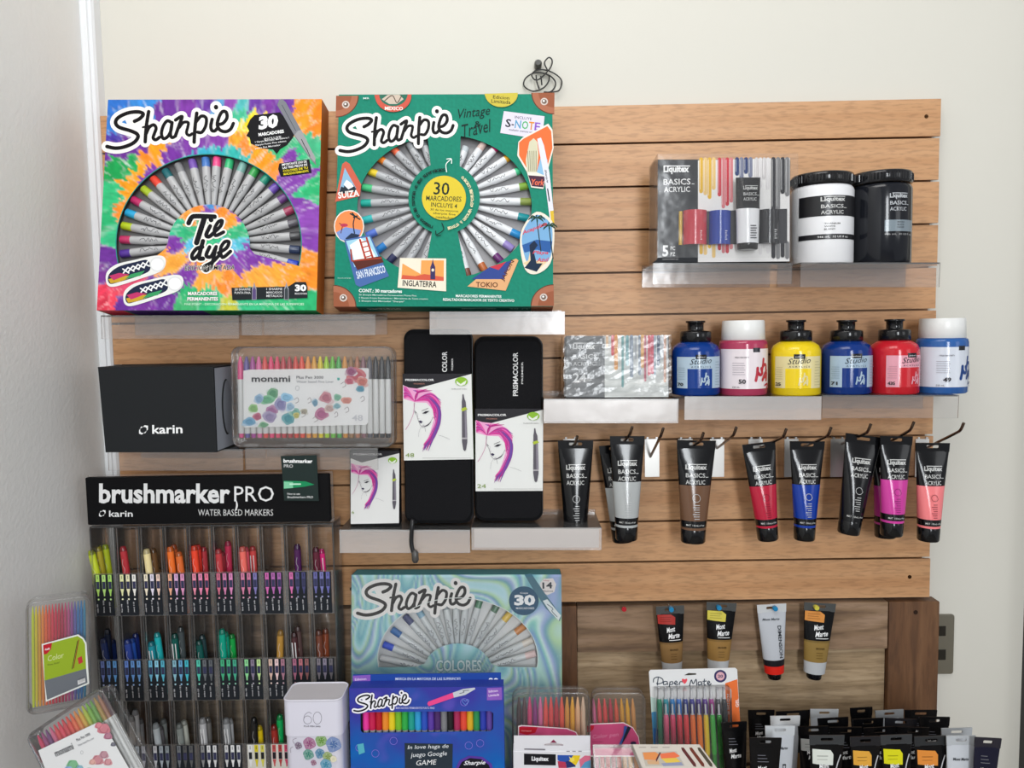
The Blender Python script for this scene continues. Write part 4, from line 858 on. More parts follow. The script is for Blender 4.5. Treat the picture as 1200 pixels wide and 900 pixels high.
m.rib(d2([(165, 430)]+arc(512, 420, 352, 268, 188, -8, 30)), .8, '#e0e4e0', k=1)
p = zD(802, 165); m.ell(*p, 17.5, 17, '#2c5470', 32); T(m, zD, '30', 760, 186, 92, 48, 3.75, '#f0f0f0', 0, bold=.05); T(m, zD, 'MARCADORES', 768, 202, 80, 9, 3.75, '#e0e0e0'); T(m, zD, 'Caja', 785, 136, 36, 9, 3.75, '#e0e0e0')
m.poly(d2([(872, 88), (890, 68), (930, 66), (944, 92), (936, 126), (905, 140), (880, 126)]), '#e4dcd8'); T(m, zD, '14', 884, 112, 44, 28, 3.75, '#33343c', 2, bold=.03); T(m, zD, 'Nuevos', 886, 126, 44, 8, 3.75, '#33343c', 0); T(m, zD, 'Hay', 890, 80, 24, 7, 3.75, '#b04050', 0)
m.poly(d2([(805, 50), (835, 45), (900, 140), (930, 180), (965, 235), (960, 255), (900, 200), (840, 110)]), '#4c7484'); m.poly(d2([(885, 165), (905, 158), (965, 230), (955, 252), (915, 210)]), '#dde4e4'); m.rib(d2([(905, 180), (930, 200), (925, 210), (948, 235)]), .8, '#44545c')
m.build('printed_graphics', tc)
m = M(mat='wrap'); m.box(-w/2-.0008, -.0035, 0, w/2+.0008, -.003, h*.99, '#ffffff'); m.build('shrink_wrap', tc)
# ---------------- small blue box
fb = down_to(fit((411, 899), (591.5, 897), (500, 805.5), -.19, 3), COUNTER+.003)
tb_ = thing('marker_box', 'small violet-blue marker box with a row of bright caps, in front of the marbled box', 'marker box', fb, 'boxed marker sets'); w, h = fb.w, fb.h
def galaxy(u, v):
    n = noise.noise(V((u*4, v*4, 1)))*.5+noise.noise(V((u*11, v*11, 3)))*.25; t = (1-v)*1.9
    c = mixc('#3c3c9c', '#1560b0', min(1, max(0, t+n-.05))); c = mixc(c, '#3a98d0', max(0, min(.7, t-1.0+n))); 
    return mixc(c, '#6a5ac0', max(0, min(.45, noise.noise(V((u*7, v*9, 8)))*1.4-.35)))
hb = [zD(*p) for p in [(88, 655), (655, 650), (668, 660), (667, 728), (655, 738), (95, 745), (85, 735), (84, 662)]]
art_panel(fb, w, h, galaxy, [[fb.xz(*p) for p in hb]], parent=tb_)
carton(tb_, fb, w, h, .024, '#2c3f9c', side='#2c4aa0', hole=True); tray(tb_, w, h, .024, '#2c2c34', .014)
caps = ['#e83a9c', '#c81f50', '#b81c28', '#ea8a2c', '#e8cc24', '#78b82c', '#2fa848', '#1f9c8c', '#2f9cd0', '#2a50b8', '#5a3aa0', '#4a2a68', '#7c7c80', '#1c1c20', '#a82c58', '#e04a38', '#d8a828', '#2c8c50', '#2c3ca8', '#5c4498']
for i, c in enumerate(caps):
    x, z = fb.xz(*zD(104+i*28.8, 742)); m = M(mat='satin'); H_ = fb.xz(*zD(104+i*28.8, 645))[1]
    m.rod((x, .008, z-.02), (x, .008, H_), [(0, .0042, '#b8b8ba'), (.38, .0042, '#b8b8ba'), (.4, .0048, '#b8b8ba'), (.45, .0049, c), (1, .0047, c)], 10); m.build('marker', tb_)
m = M(fb.S)
sharpie(m, (415, 832.5), (479.5, 820), '#f0eef4', '#161418', halo='#2a2080')
m.poly(d2([(640, 548), (705, 545), (706, 600), (640, 602)]), '#8a5cb8'); T(m, zD, 'Edicion', 648, 568, 40, 10, 3.75, '#f0e0f0', 6); T(m, zD, 'Limitada', 648, 586, 46, 10, 3.75, '#f0e0f0', 6)
m.poly(d2([(382, 608), (378, 618), (385, 628), (495, 590), (490, 568)]), '#e84a8c'); m.poly(d2([(490, 568), (495, 590), (545, 578), (590, 552), (585, 546), (535, 552)]), '#c4c8d0'); m.rib(d2([(520, 572), (540, 566), (535, 560), (560, 558)]), .7, '#44444c')
T(m, zD, 'MARCADORES PERMANENTES PUNTO FINO', 240, 640, 170, 9, 3.75, '#c8c8e8', 0)
m.poly(d2([(278, 790), (490, 793), (488, 905), (280, 905)]), '#2c3640')
T(m, zD, 'In love haga de', 292, 822, 180, 22, 3.75, '#e4e8ec', 2, bold=0, shear=.2); T(m, zD, 'juego Google', 305, 858, 160, 26, 3.75, '#e4e8ec', 3, bold=0, shear=.2); T(m, zD, 'GAME', 330, 888, 90, 22, 3.75, '#f0f0f0', 3, bold=0, shear=.2)
m.poly(d2([(500, 905), (520, 865), (560, 845), (620, 850), (660, 880), (668, 905)]), '#5a3a9c'); m.poly(d2([(512, 905), (530, 872), (565, 855), (615, 860), (648, 885), (656, 905)]), '#1c1c24'); T(m, zD, 'Sharpie', 538, 892, 96, 24, 3.75, '#e8e8ec', 2, bold=.02, shear=.35)
for x, y in ((150, 835), (540, 610), (230, 780), (80, 810), (610, 790), (560, 800)): m.rib(d2([(x+16*math.cos(a), y+16*math.sin(a)) for a in [i*PI/4 for i in range(8)]]), .5, '#8a78d8', closed=True)
m.rib(d2([(545, 622), (532, 606), (538, 598), (546, 606), (554, 597), (560, 606), (545, 622)]), .5, '#78a0e8'); m.poly(d2([(70, 795), (98, 790), (104, 830), (78, 840)]), '#58b0c0')
m.build('printed_graphics', tb_)
m = M(fb.S, 'card'); 
# hinged display flap standing up behind the window box
hf = fb.xz(*zD(380, 486), .0244)[1]; m = M(mat='card'); m.box(-w/2+.0005, .0245, h-.03, w/2-.004, .0262, hf, '#24489c'); m.S = lambda px, py, off: (lambda q: V((q[0], .0244-off, q[1])))(fb.xz(px, py, .0244))
m.poly(d2([(50, 495), (128, 490), (128, 545), (52, 548)]), '#8a5cb8'); T(m, zD, 'Edicion', 60, 516, 50, 10, 3.75, '#f0e0f0', 4); T(m, zD, 'Limitada', 60, 532, 56, 10, 3.75, '#f0e0f0', 4)
T(m, zD, 'MARCA EN LA MAYORIA DE LAS SUPERFICIES', 238, 514, 286, 12, 3.75, '#d8e0f0', 0, bold=.01); T(m, zD, '20', 648, 528, 42, 24, 3.75, '#f0f0f4', 0, bold=.03); m.poly(d2([(348, 548), (420, 548), (405, 540), (385, 534), (362, 540)]), '#f0f0f4')
m.build('display_flap', tb_)

# ---------------- black carton with grey side
fk = on(s9, 123.5, 254, (183, 430), -.13, 0)
tk = thing('black_carton', 'plain black carton with white logo and grey cut-out side, beside the see-through pen case', 'box', fk)
w, h = fk.w, fk.h
m = M(mat='matte'); m.prism([(-w/2, 0), (w/2, 0), (w/2-.001, h), (-w/2-.006, h)], 0, .085, '#202224', ch=.0006); m.build('carton', tk)
m = M(mat='matte'); sxm = w/2+.0004
def side(u, z, off): return V((sxm-.001*z/h+off, u, z))
m.S = side; m.rect(.002, .002, .084, h-.002, '#8c9098'); m.poly([(.042+.019*math.cos(t), h*.5+.042*math.sin(t)) for t in [PI*2*i/24 for i in range(24)]], '#26282a'); m.poly([(.046+.017*math.cos(t), h*.5+.04*math.sin(t)) for t in [PI*2*i/24 for i in range(24)]], '#7c8088'); m.build('side_print', tk)
zK = lambda x, y: (100+x/4, 350+y/4)
def karin(m, k0, x, y, s, c='#f0f0f0', txt=1):
    "two-leaf mark and the word; x,y lower left in the local zoom frame"
    q = lambda a, b: k0(x+a*s, y-b*s)
    m.poly([q(0, .1), q(.0, .45), q(.12, .62), q(.12, .35), q(.25, .2), q(.48, .15), q(.3, 0)], c); m.poly([q(.95, .95), q(.95, .55), q(.8, .4), q(.82, .65), q(.68, .8), q(.42, .82), q(.6, 1)], c); m.poly([q(.48, .15), q(.8, .4), q(.66, .14)], c); m.poly([q(.12, .62), q(.42, .82), q(.22, .86)], c)
m = M(fk.S); karin(m, zK, 252, 637, 44); T(m, zK, 'karin', 314, 634, 142, 42, 4, '#f2f2f2', 1, bold=.02); m.build('printed_logo', tk)

# ---------------- striped-paint acrylic set
zE = lambda x, y: (740+x/3.158, 160+y/3.158)
fe = on(s4, 767, 925.5, (846, 186.5), -.088, 3, .045)
te = thing('paint_set_box', 'black and white paint set box with dripping colours and tube window, upper right', 'paint box', fe); w, h = fe.w, fe.h
m = M(mat='card'); m.cbox(-w/2, 0, 0, w/2, .045, h, '#2a2a2c'); m.build('carton', te)
m = M(fe.S); e2 = lambda L: [zE(*p) for p in L]
m.poly(e2([(246, 88), (586, 79), (585, 462), (246, 465)]), '#e6e4e2'); m.poly(e2([(86, 92), (246, 88), (246, 465), (86, 467)]), '#2b2d31')
rnd = random.Random(3)
for x0, x1, c, a, b in ((250, 312, '#e0b028', 190, 245), (318, 376, '#c82c3c', 200, 260), (382, 448, '#24386c', 100, 160), (455, 512, '#d0cccc', 130, 200), (516, 584, '#26262c', 130, 320)):
    n = 4; ww = (x1-x0)/n
    for i in range(n):
        xc = x0+ww*(i+.5); b1 = rnd.uniform(a, b); c1 = mixc(c, '#ffffff', .18) if i % 2 else hx(c)
        m.rib(e2([(xc, 84), (xc, b1)]), ww*.92/3.158, c1, smooth=False); m.rib(e2([(xc-ww*.25, 86), (xc-ww*.25, b1-8)]), ww*.15/3.158, mixc(c, '#ffffff', .45), smooth=False)
        if not (370 < xc < 460): m.rib(e2([(xc, 395), (xc, rnd.uniform(405, 450))]), ww*.85/3.158, c1, smooth=False)
m.poly(e2([(172, 280), (575, 268), (575, 395), (172, 403)]), '#3a3a3e')
m.text('Liquitex', *zE(118, 140), 30, 10, '#ececec', bold=.04); m.rect(*zE(122, 112), *zE(216, 108), '#ececec')
T(m, zE, 'BASICS', 118, 180, 100, 22, 3.158, '#e8e8e8', 1, bold=.012); m.rect(*zE(222, 177), *zE(232, 175), '#e8e8e8'); T(m, zE, 'ACRYLIC', 120, 207, 96, 20, 3.158, '#e8e8e8', 1, bold=.012)
T(m, zE, '5', 114, 445, 22, 42, 3.158, '#f0f0f0', 0, bold=.03); T(m, zE, 'PC', 144, 421, 17, 14, 3.158, '#e8e8e8'); T(m, zE, 'PZ', 144, 443, 17, 14, 3.158, '#e8e8e8'); T(m, zE, 'ACRYLIC PAINT SET', 114, 457, 60, 5, 3.158, '#b0b0b0')
m.build('printed_graphics', te)
for (x0, x1, z0, z1, c) in ((174, 188, 278, 402, '#c8a028'), (190, 278, 276, 402, '#c02c3c'), (286, 366, 278, 402, '#203c98'), (470, 545, 274, 398, '#26262a')):
    a = V(fe.xz(*zE(x0, z1))); b = V(fe.xz(*zE(x1, z0))); m = M(mat='gloss'); wv = b.x-a.x; n = 12
    pts = [(a.x+wv*(.5-.5*math.cos(PI*i/n)), -.0012-.012*min(1, wv*40)*math.sin(PI*i/n)) for i in range(n+1)]
    m.idx([(x, y, zz) for zz in (a.y, b.y) for x, y in pts], [(i, i+1, n+2+i, n+1+i) for i in range(n)], c, None, True)
    for zz in (a.y, b.y): m.face([(x, y, zz) for x, y in pts], c)
    if wv > .02:
        m.S = lambda x, z, off: V((x, -.0124-off, z)); xm = (a.x+b.x)/2+.004
        for k in range(5): m.rect(xm-.002, a.y+.006+k*.003, xm+.004-.001*(k % 2), a.y+.0072+k*.003, mixc(c, '#ffffff', .6))
    m.build('small_tube', te)
a = V(fe.xz(*zE(376, 402))); b = V(fe.xz(*zE(466, 160)))
m = M(mat='gloss'); wv = b.x-a.x; cx = (a.x+b.x)/2; hh = b.y-a.y; vs = []; n = 16; lv = [(0, .46, .0105, '#e6e6e8'), (.3, .475, .0105, '#e6e6e8'), (.52, .49, .0095, '#e6e6e8'), (.525, .49, .0095, '#1b1b1e'), (.75, .5, .006, '#1b1b1e'), (1, .51, .0012, '#1b1b1e')]
for t, a_, d_, c in lv:
    for i in range(n): g = 2*PI*i/n; vs.append((cx+wv*a_*math.cos(g), -.0125+d_*math.sin(g), a.y+hh*t))
m.idx(vs, [(q*n+i, q*n+(i+1) % n, q*n+n+(i+1) % n, q*n+n+i) for q in range(5) for i in range(n)], [hx(lv[q+1][3]) for q in range(5) for i in range(n)], None, True)
m.lathe([(wv*.36, a.y-.009, '#161618'), (wv*.42, a.y-.008, '#161618'), (wv*.42, a.y, '#161618')], 18, (cx, -.0125), sy=.85)
m.S = lambda x, z, off: V((x, -.0245-off, z)); m.up = 1; logo_block(m, cx-wv*.3, a.y+hh*.62, wv*.6, hh*.24)
m.S = lambda x, z, off: V((x, -.0232-off, z)); 
for k in range(6): m.rect(cx+wv*.02, a.y+.006+k*.0035, cx+wv*.28-.001*(k % 2), a.y+.0075+k*.0035, '#4c4c50')
m.build('small_tube', te)
m = M(mat='wrap'); m.box(-w/2-.0006, -.0275, .002, w/2+.0006, -.027, h, '#ffffff'); m.box(-w/2-.0012, -.027, 0, -w/2-.0007, .045, h, '#ffffff'); m.build('shrink_wrap', te)

# ---------------- shrink-wrapped 24 set
zG = lambda x, y: (620+x/4.286, 350+y/4.286)
fg = on(s6, 663, 784, (724, 393.5), -.085, 4, .035)
tg = thing('paint_set_box', 'silvery shrink-wrapped acrylic set box with pale drips and number 24', 'paint box', fg); w, h = fg.w, fg.h
m = M(mat='card'); m.cbox(-w/2, 0, 0, w/2, .035, h, '#6a6c6e'); m.build('carton', tg)
m = M(fg.S); q2 = lambda L: [zG(*p) for p in L]
m.poly(q2([(188, 192), (380, 190), (380, 496), (186, 496)]), '#7c7e80'); m.poly(q2([(380, 190), (697, 184), (700, 494), (380, 496)]), '#dcdedb')
rnd = random.Random(8)
for i, (x, c, b) in enumerate([(392, '#f0c8a0', 240), (420, '#d8606c', 280), (437, '#e8a860', 350), (470, '#78a8a8', 440), (493, '#80b0b4', 330), (515, '#8c98a8', 388), (535, '#b8bcc0', 300), (556, '#8c98a8', 378), (570, '#e8b878', 340), (583, '#c06878', 410), (603, '#d86070', 380), (620, '#d85a70', 370), (632, '#a0b4c0', 380), (650, '#4c5c78', 330), (668, '#c8ccd0', 300), (682, '#d8a890', 415)]):
    m.rib(q2([(x, 190), (x, b)]), (12+3*(i % 3))/4.286, c, smooth=False)
m.text('Liquitex', *zG(220, 262), 26, 8.5, '#eeeeee', bold=.04); m.rect(*zG(225, 226), *zG(330, 221), '#eeeeee'); T(m, zG, 'BASICS', 220, 304, 120, 24, 4.286, '#ececec', 1, bold=.012); m.rect(*zG(345, 302), *zG(356, 299), '#ececec'); T(m, zG, 'ACRYLIC', 222, 338, 110, 20, 4.286, '#ececec', 1, bold=.012); T(m, zG, '24', 220, 420, 68, 46, 4.286, '#f2f2f2', 1, bold=.02); T(m, zG, 'PZ', 295, 410, 22, 24, 4.286, '#dcdcdc')
m.build('printed_graphics', tg)
m = M(mat='crinkle'); n = 14; rnd = random.Random(5); vs = []
for j in range(n+1):
    for i in range(n+1):
        u, v = i/n, j/n; ed = min(u, 1-u, v, 1-v); vs.append((-w/2-.003+(w+.006)*u+rnd.uniform(-1, 1)*.001, -.0012-(.002*rnd.random()+(.0022 if v < .25 else 0)*rnd.random()), (h+.001)*v))
m.idx(vs, [(j*(n+1)+i, j*(n+1)+i+1, (j+1)*(n+1)+i+1, (j+1)*(n+1)+i) for j in range(n) for i in range(n)], '#ffffff')
vs = []
for j in range(n+1):
    for i in range(5): vs.append((-w/2-.0035-rnd.random()*.0018, -.001+.036*i/4, h*j/n))
m.idx(vs, [(j*5+i, j*5+i+1, (j+1)*5+i+1, (j+1)*5+i) for j in range(n) for i in range(4)], '#ffffff'); m.build('shrink_wrap', tg)
# ============================================================ pencil cases with printed sleeves
def girl(m, S, num):
    "sleeve art; S maps the artwork's own grid (0..410 by 0..510) to the surface plane"
    rnd = random.Random(2)
    m.poly([S(2, 70), S(40, 82), S(95, 88), (S(150, 96)), S(200, 130), S(222, 175), S(226, 250), S(200, 330), S(150, 420), S(120, 440), S(160, 340), S(182, 270), S(176, 210), S(140, 170), S(75, 168), S(4, 148)], '#e4a0c8')
    for i in range(46):       # swept-back hair from the parting
        t = i/45; c = ('#d03c92', '#a82c78', '#e066ac', '#8a4aa0', '#c23488')[i % 5]
        if t < .4: e = (3+rnd.uniform(-2, 6), 70+t*200); mid = (30+rnd.uniform(0, 8), 108+t*75)
        elif t < .6: e = (60+(t-.4)*650, 92+rnd.uniform(-8, 6)); mid = (88, 112)
        else: e = (222-(t-.6)*50+rnd.uniform(-12, 12), 150+(t-.6)*320); mid = (150+rnd.uniform(-8, 18), 118+(t-.6)*110)
        m.rib([S(70, 166-t*6), S(*mid), S(*e)], S.k*(9 if t < .6 else 12), c, k=5, taper=True)
    for i in range(24):       # long lock falling to the left
        c = ('#c23c8c', '#8a3a90', '#d858a2', '#6a4a9c', '#b03484')[i % 5]; o = rnd.uniform(-14, 14)
        m.rib([S(150+o, 135), S(206+o*.8, 200), S(208+o*.7, 280), S(178+o, 355), S(135+o*1.8, 445+rnd.uniform(-30, 12))], S.k*13, c, k=4, taper=True)
    S0_ = S
    def S(x, y, q=S0_): return q(x+(8 if x < 230 else 0), y+(38 if x < 230 and y < 300 else 0))
    S.k = S0_.k
    k = '#2e2a33'
    m.rib([S(62, 132), S(58, 180), S(72, 205), S(80, 230), S(92, 262), S(112, 272), S(150, 250), S(170, 215)], S.k*2.2, '#8a8088'); m.rib([S(58, 130), S(54, 190), S(30, 250), S(5, 290)], S.k*2.5, '#c06a98')
    m.poly([S(62, 178), S(76, 196), S(64, 188)], k); m.poly([S(105, 195), S(125, 182), S(150, 180), S(128, 196)], k); m.rib([S(104, 180), S(140, 165)], S.k*2.5, k)
    m.poly([S(82, 240), S(96, 236), S(108, 244), S(96, 254)], '#3c3450'); m.rib([S(112, 275), S(140, 262), S(158, 242)], S.k*5, k, taper=True); m.rib([S(80, 195), S(78, 222), S(88, 225)], S.k*1.5, '#9a9098')
    m.rib([S(172, 190), S(186, 192), S(182, 215), S(172, 222)], S.k*2.5, '#b04880'); m.rib([S(108, 280), S(115, 300), S(125, 340)], S.k*1.6, '#7c7680'); m.rib([S(110, 300), S(88, 330), S(82, 370)], S.k*1.4, '#9a949c'); m.rib([S(200, 360), S(240, 370), S(275, 385)], S.k*1.4, '#8c868e')
    S = S0_
    # dual-tip marker
    m.poly([S(355, 120), S(362, 120), S(366, 145), S(374, 165), S(377, 210), S(380, 350), S(380, 400), S(372, 445), S(364, 455), S(355, 445), S(348, 400), S(350, 210), S(350, 165), S(353, 145)], '#5c5860'); m.poly([S(366, 215), S(376, 215), S(378, 375), S(368, 375)], '#87818c'); m.poly([S(345, 205), S(372, 195), S(385, 208), S(352, 222)], '#a8b83c'); m.poly([S(348, 375), S(380, 375), S(380, 384), S(348, 384)], '#a8a4a8')
    p = [S(350+38*math.cos(a), 45+26*math.sin(a)) for a in [i*PI/9 for i in range(18)]]; m.poly(p, '#8ab838'); m.poly([S(320, 40), S(345, 60), S(380, 38), S(372, 62), S(345, 72), S(322, 58)], '#e4e8dc')
    a = S(10, 490); b = S(62, 490); m.text(num, a[0], a[1], math.hypot(b[0]-a[0], b[1]-a[1])*(1 if len(num) > 1 else .4), S.k*24, '#7c9440', bold=0)
def gridmap(fr, tl, tr, bl, bw=410, bh=510):
    def S(x, y): return (tl[0]+(tr[0]-tl[0])*x/bw+(bl[0]-tl[0])*y/bh, tl[1]+(tr[1]-tl[1])*x/bw+(bl[1]-tl[1])*y/bh)
    S.k = math.hypot(tr[0]-tl[0], tr[1]-tl[1])/bw; return S
def soft_case(label, fr, th, sleeve, num, word, pull):
    e = thing('pencil_case', label, 'pencil case', fr, 'black zipped pencil cases'); w, h = fr.w, fr.h
    m = M(mat='fabric'); m.prism(rrect(-w/2, 0, w/2, h, .014, 6), 0, th, '#111114', ch=.006, sm=False); m.build('case_body', e)
    m = M(mat='satin'); rr = rrect(-w/2-.0003, -.0003, w/2+.0003, h+.0003, .014, 6); m.tube([(x, th*.5, z) for x, z in rr], .0016, '#1c1c20', closed=True, n=6); m.build('zipper', e)
    tl, tr, bl, br, wedge = sleeve
    m = M(mat='card'); c = [V(fr.xz(*p)) for p in (tl, tr, br, bl)]
    m.idx([(q.x, y, q.y) for y in (-.0012, th+.0012) for q in c], [(0, 1, 2, 3), (7, 6, 5, 4), (0, 3, 7, 4), (1, 5, 6, 2)], ['#d9dad6' and hx('#dfe0dd')]*2+[hx('#6f8f34'), hx('#6f8f34')])
    m.S = lambda px, py, off: (lambda q: V((q[0], -.0012-off, q[1])))(fr.xz(px, py)); G = gridmap(fr, tl, tr, bl)
    m.poly([tl, tr, wedge[1], wedge[0], wedge[2]], '#2b2a2e'); p = (tl[0]+3, tl[1]+8.5); m.text('PRISMACOLOR', p[0], p[1], (tr[0]-tl[0])*.42, 2.6, '#e0e0e0', bold=.03); m.text('PREMIER', p[0]+10, p[1]+4, 13, 1.6, '#9a6a60')
    girl(m, G, num); m.text('Double-ended markers', G(290, 92)[0], G(290, 92)[1], 18, 1.4, '#8a8a8a'); m.rect(*G(110, 494), *G(400, 496), '#a8aaa4')
    m.build('paper_sleeve', e)
    m = M(lambda px, py, off: (lambda q: V((q[0], -.0003-off, q[1])))(fr.xz(px, py)))
    for t, x, y, ww, hh, k in word: m.text(t, x, y, ww, hh, '#d4d4d4', rot=90, bold=k)
    m.build('printed_logo', e)
    if pull:
        m = M(mat='satin'); pts = [V((*fr.xz(px, py), 0)) for px, py in pull]; m.tube(crv([(p.x, -.003-.019*min(1, i/1.0), p.y) for i, p in enumerate(pts)], 4), .0032, '#161618', n=8)
        q = pts[-1]; m.rod((q.x, -.022, q.y+.010), (q.x+.001, -.022, q.y-.009), [(0, .003, '#3c3a38'), (.2, .0052, '#4a4846'), (.8, .0052, '#4a4846'), (1, .003, '#3c3a38')], 12); m.build('zip_pull', e)
    return e
f = on(s11, 475, 554, (509, 386.5), -.084, 2.5, .032, .003); f.o = f.o+V((-.001, 0, 0))
soft_case('longer black pencil case with pink-haired woman sleeve 48 and dangling zip pull', f, .032, ((472, 438), (552.5, 438), (473.5, 539.5), (555, 538), ((484.5, 456.5), (552.5, 438.2), (472, 451))), '48',
    [('COLOR', 524, 436, 24, 6, .025), ('PREMIER', 531, 434, 14, 2, .01)], [(487.5, 611), (486, 607), (484.5, 630), (486, 640), (488.5, 648)])
f = on(s12, 557, 635.5, (595, 395), -.082, 2.5, .032, .003)
soft_case('shorter black pencil case with pink-haired woman sleeve 24', f, .032, ((557, 479), (636.5, 479), (557.5, 575.5), (636, 575), ((567, 498), (636.5, 480), (557, 493))), '24',
    [('PRISMACOLOR', 607, 464, 51, 6, .02), ('PREMIER', 613, 450, 26, 2, .01)], None)
f = on(s11, 410.5, 468, (439, 527.5), -.08, 1.5, .025)
tg2 = thing('marker_box', 'small slim white box with pink-haired woman, left of the black pencil cases', 'marker box', f, 'boxed marker sets'); w, h = f.w, f.h
m = M(mat='card'); m.cbox(-w/2, 0, 0, w/2, .025, h, '#1c1c1e'); m.build('carton', tg2)
m = M(f.S); G = gridmap(f, (410.5, 528), (468, 528), (410.5, 610)); m.poly([(411, 529), (468, 529), (467.6, 613), (411, 614)], '#dcdcda'); m.poly([(411, 529), (468, 528.5), (468, 531), (424, 542), (411, 537)], '#2b2a2e'); m.text('PRISMACOLOR', 414, 533.5, 34, 2.4, '#b8b8b8', bold=.02)
G2 = gridmap(f, (411, 532), (468, 530), (411, 615), 410, 500)
G3 = lambda x, y: (411+x*.1405, 541+y*.1405-8); G3.k = .1405; girl(m, G3, '6'); m.build('printed_graphics', tg2)

# ============================================================ hard clear pen cases
def pen_case(name, label, fr, th, pens, y_pen, card, extra=None, r=.012, group='see-through pen cases', cat='pen case', vert=True, penr=.0042, top=.012, bot=.008, tilt=0):
    e = thing(name, label, cat, fr, group); w, h = fr.w, fr.h
    m = M(mat='case'); out = rrect(-w/2, 0, w/2, h, r, 6); n = len(out)
    # thin shell: front, rim walls and back
    m.idx([(x*.985, 0, h/2+(z-h/2)*.985) for x, z in out]+[(x, .004, z) for x, z in out]+[(x, th, z) for x, z in out], [tuple(range(n))]+[(k*n+i, k*n+n+i, k*n+n+(i+1) % n, k*n+(i+1) % n) for k in range(2) for i in range(n)], '#ffffff')
    m.face([(x, th, z) for x, z in reversed(out)], '#ffffff'); m.build('clear_shell', e)
    m = M(mat='case'); m.tube([(x*.992, .0035, h/2+(z-h/2)*.992) for x, z in out], .0013, '#ffffff', closed=True, n=6); m.tube([(x*.995, th*.72, h/2+(z-h/2)*.995) for x, z in out], .001, '#ffffff', closed=True, n=6); m.build('rim', e)
    n = len(pens); x0 = -w/2+r*.45; x1 = w/2-r*.45
    for i, c in enumerate(pens):
        x = x0+(x1-x0)*(i+.5)/n; pr = min(penr, (x1-x0)/n/2*.97); m = M(mat='satin'); cp_, bd = c if isinstance(c, tuple) else (c, '#dededc')
        zt = h-top; L = zt-bot; dx = tilt*L
        m.rod((x, y_pen, bot), (x+dx, y_pen, zt), [(0, pr*.8, cp_), (.05, pr*.85, cp_), (.06, pr, bd), (.72, pr, bd), (.725, pr, cp_), (.9, pr*.95, cp_), (1, pr*.3, cp_)] if vert else [(0, pr, cp_), (1, pr, cp_)], 10)
        m.build('pen', e)
    if card: card(e, fr)
    return e
SP48 = ['#e8508c', '#6a5aa0', '#b04a9c', '#e870a8', '#e8504c', '#f04078', '#e8486c', '#c83c48', '#b83a40', '#e04a3c', '#f0503a', '#f09a48', '#e8a838', '#e8d028', '#b0dc30', '#78c848', '#48b050', '#e0983c', '#a07850', '#b87858', '#8c6068', '#5c5860', '#2c2c30', '#26262a', '#2f3033']
zH = lambda x, y: (265+x/5.4524, 395+y/5.4545)
fm = on(s10, 271.5, 461.5, (367, 406.5), -.102, 2, .033)
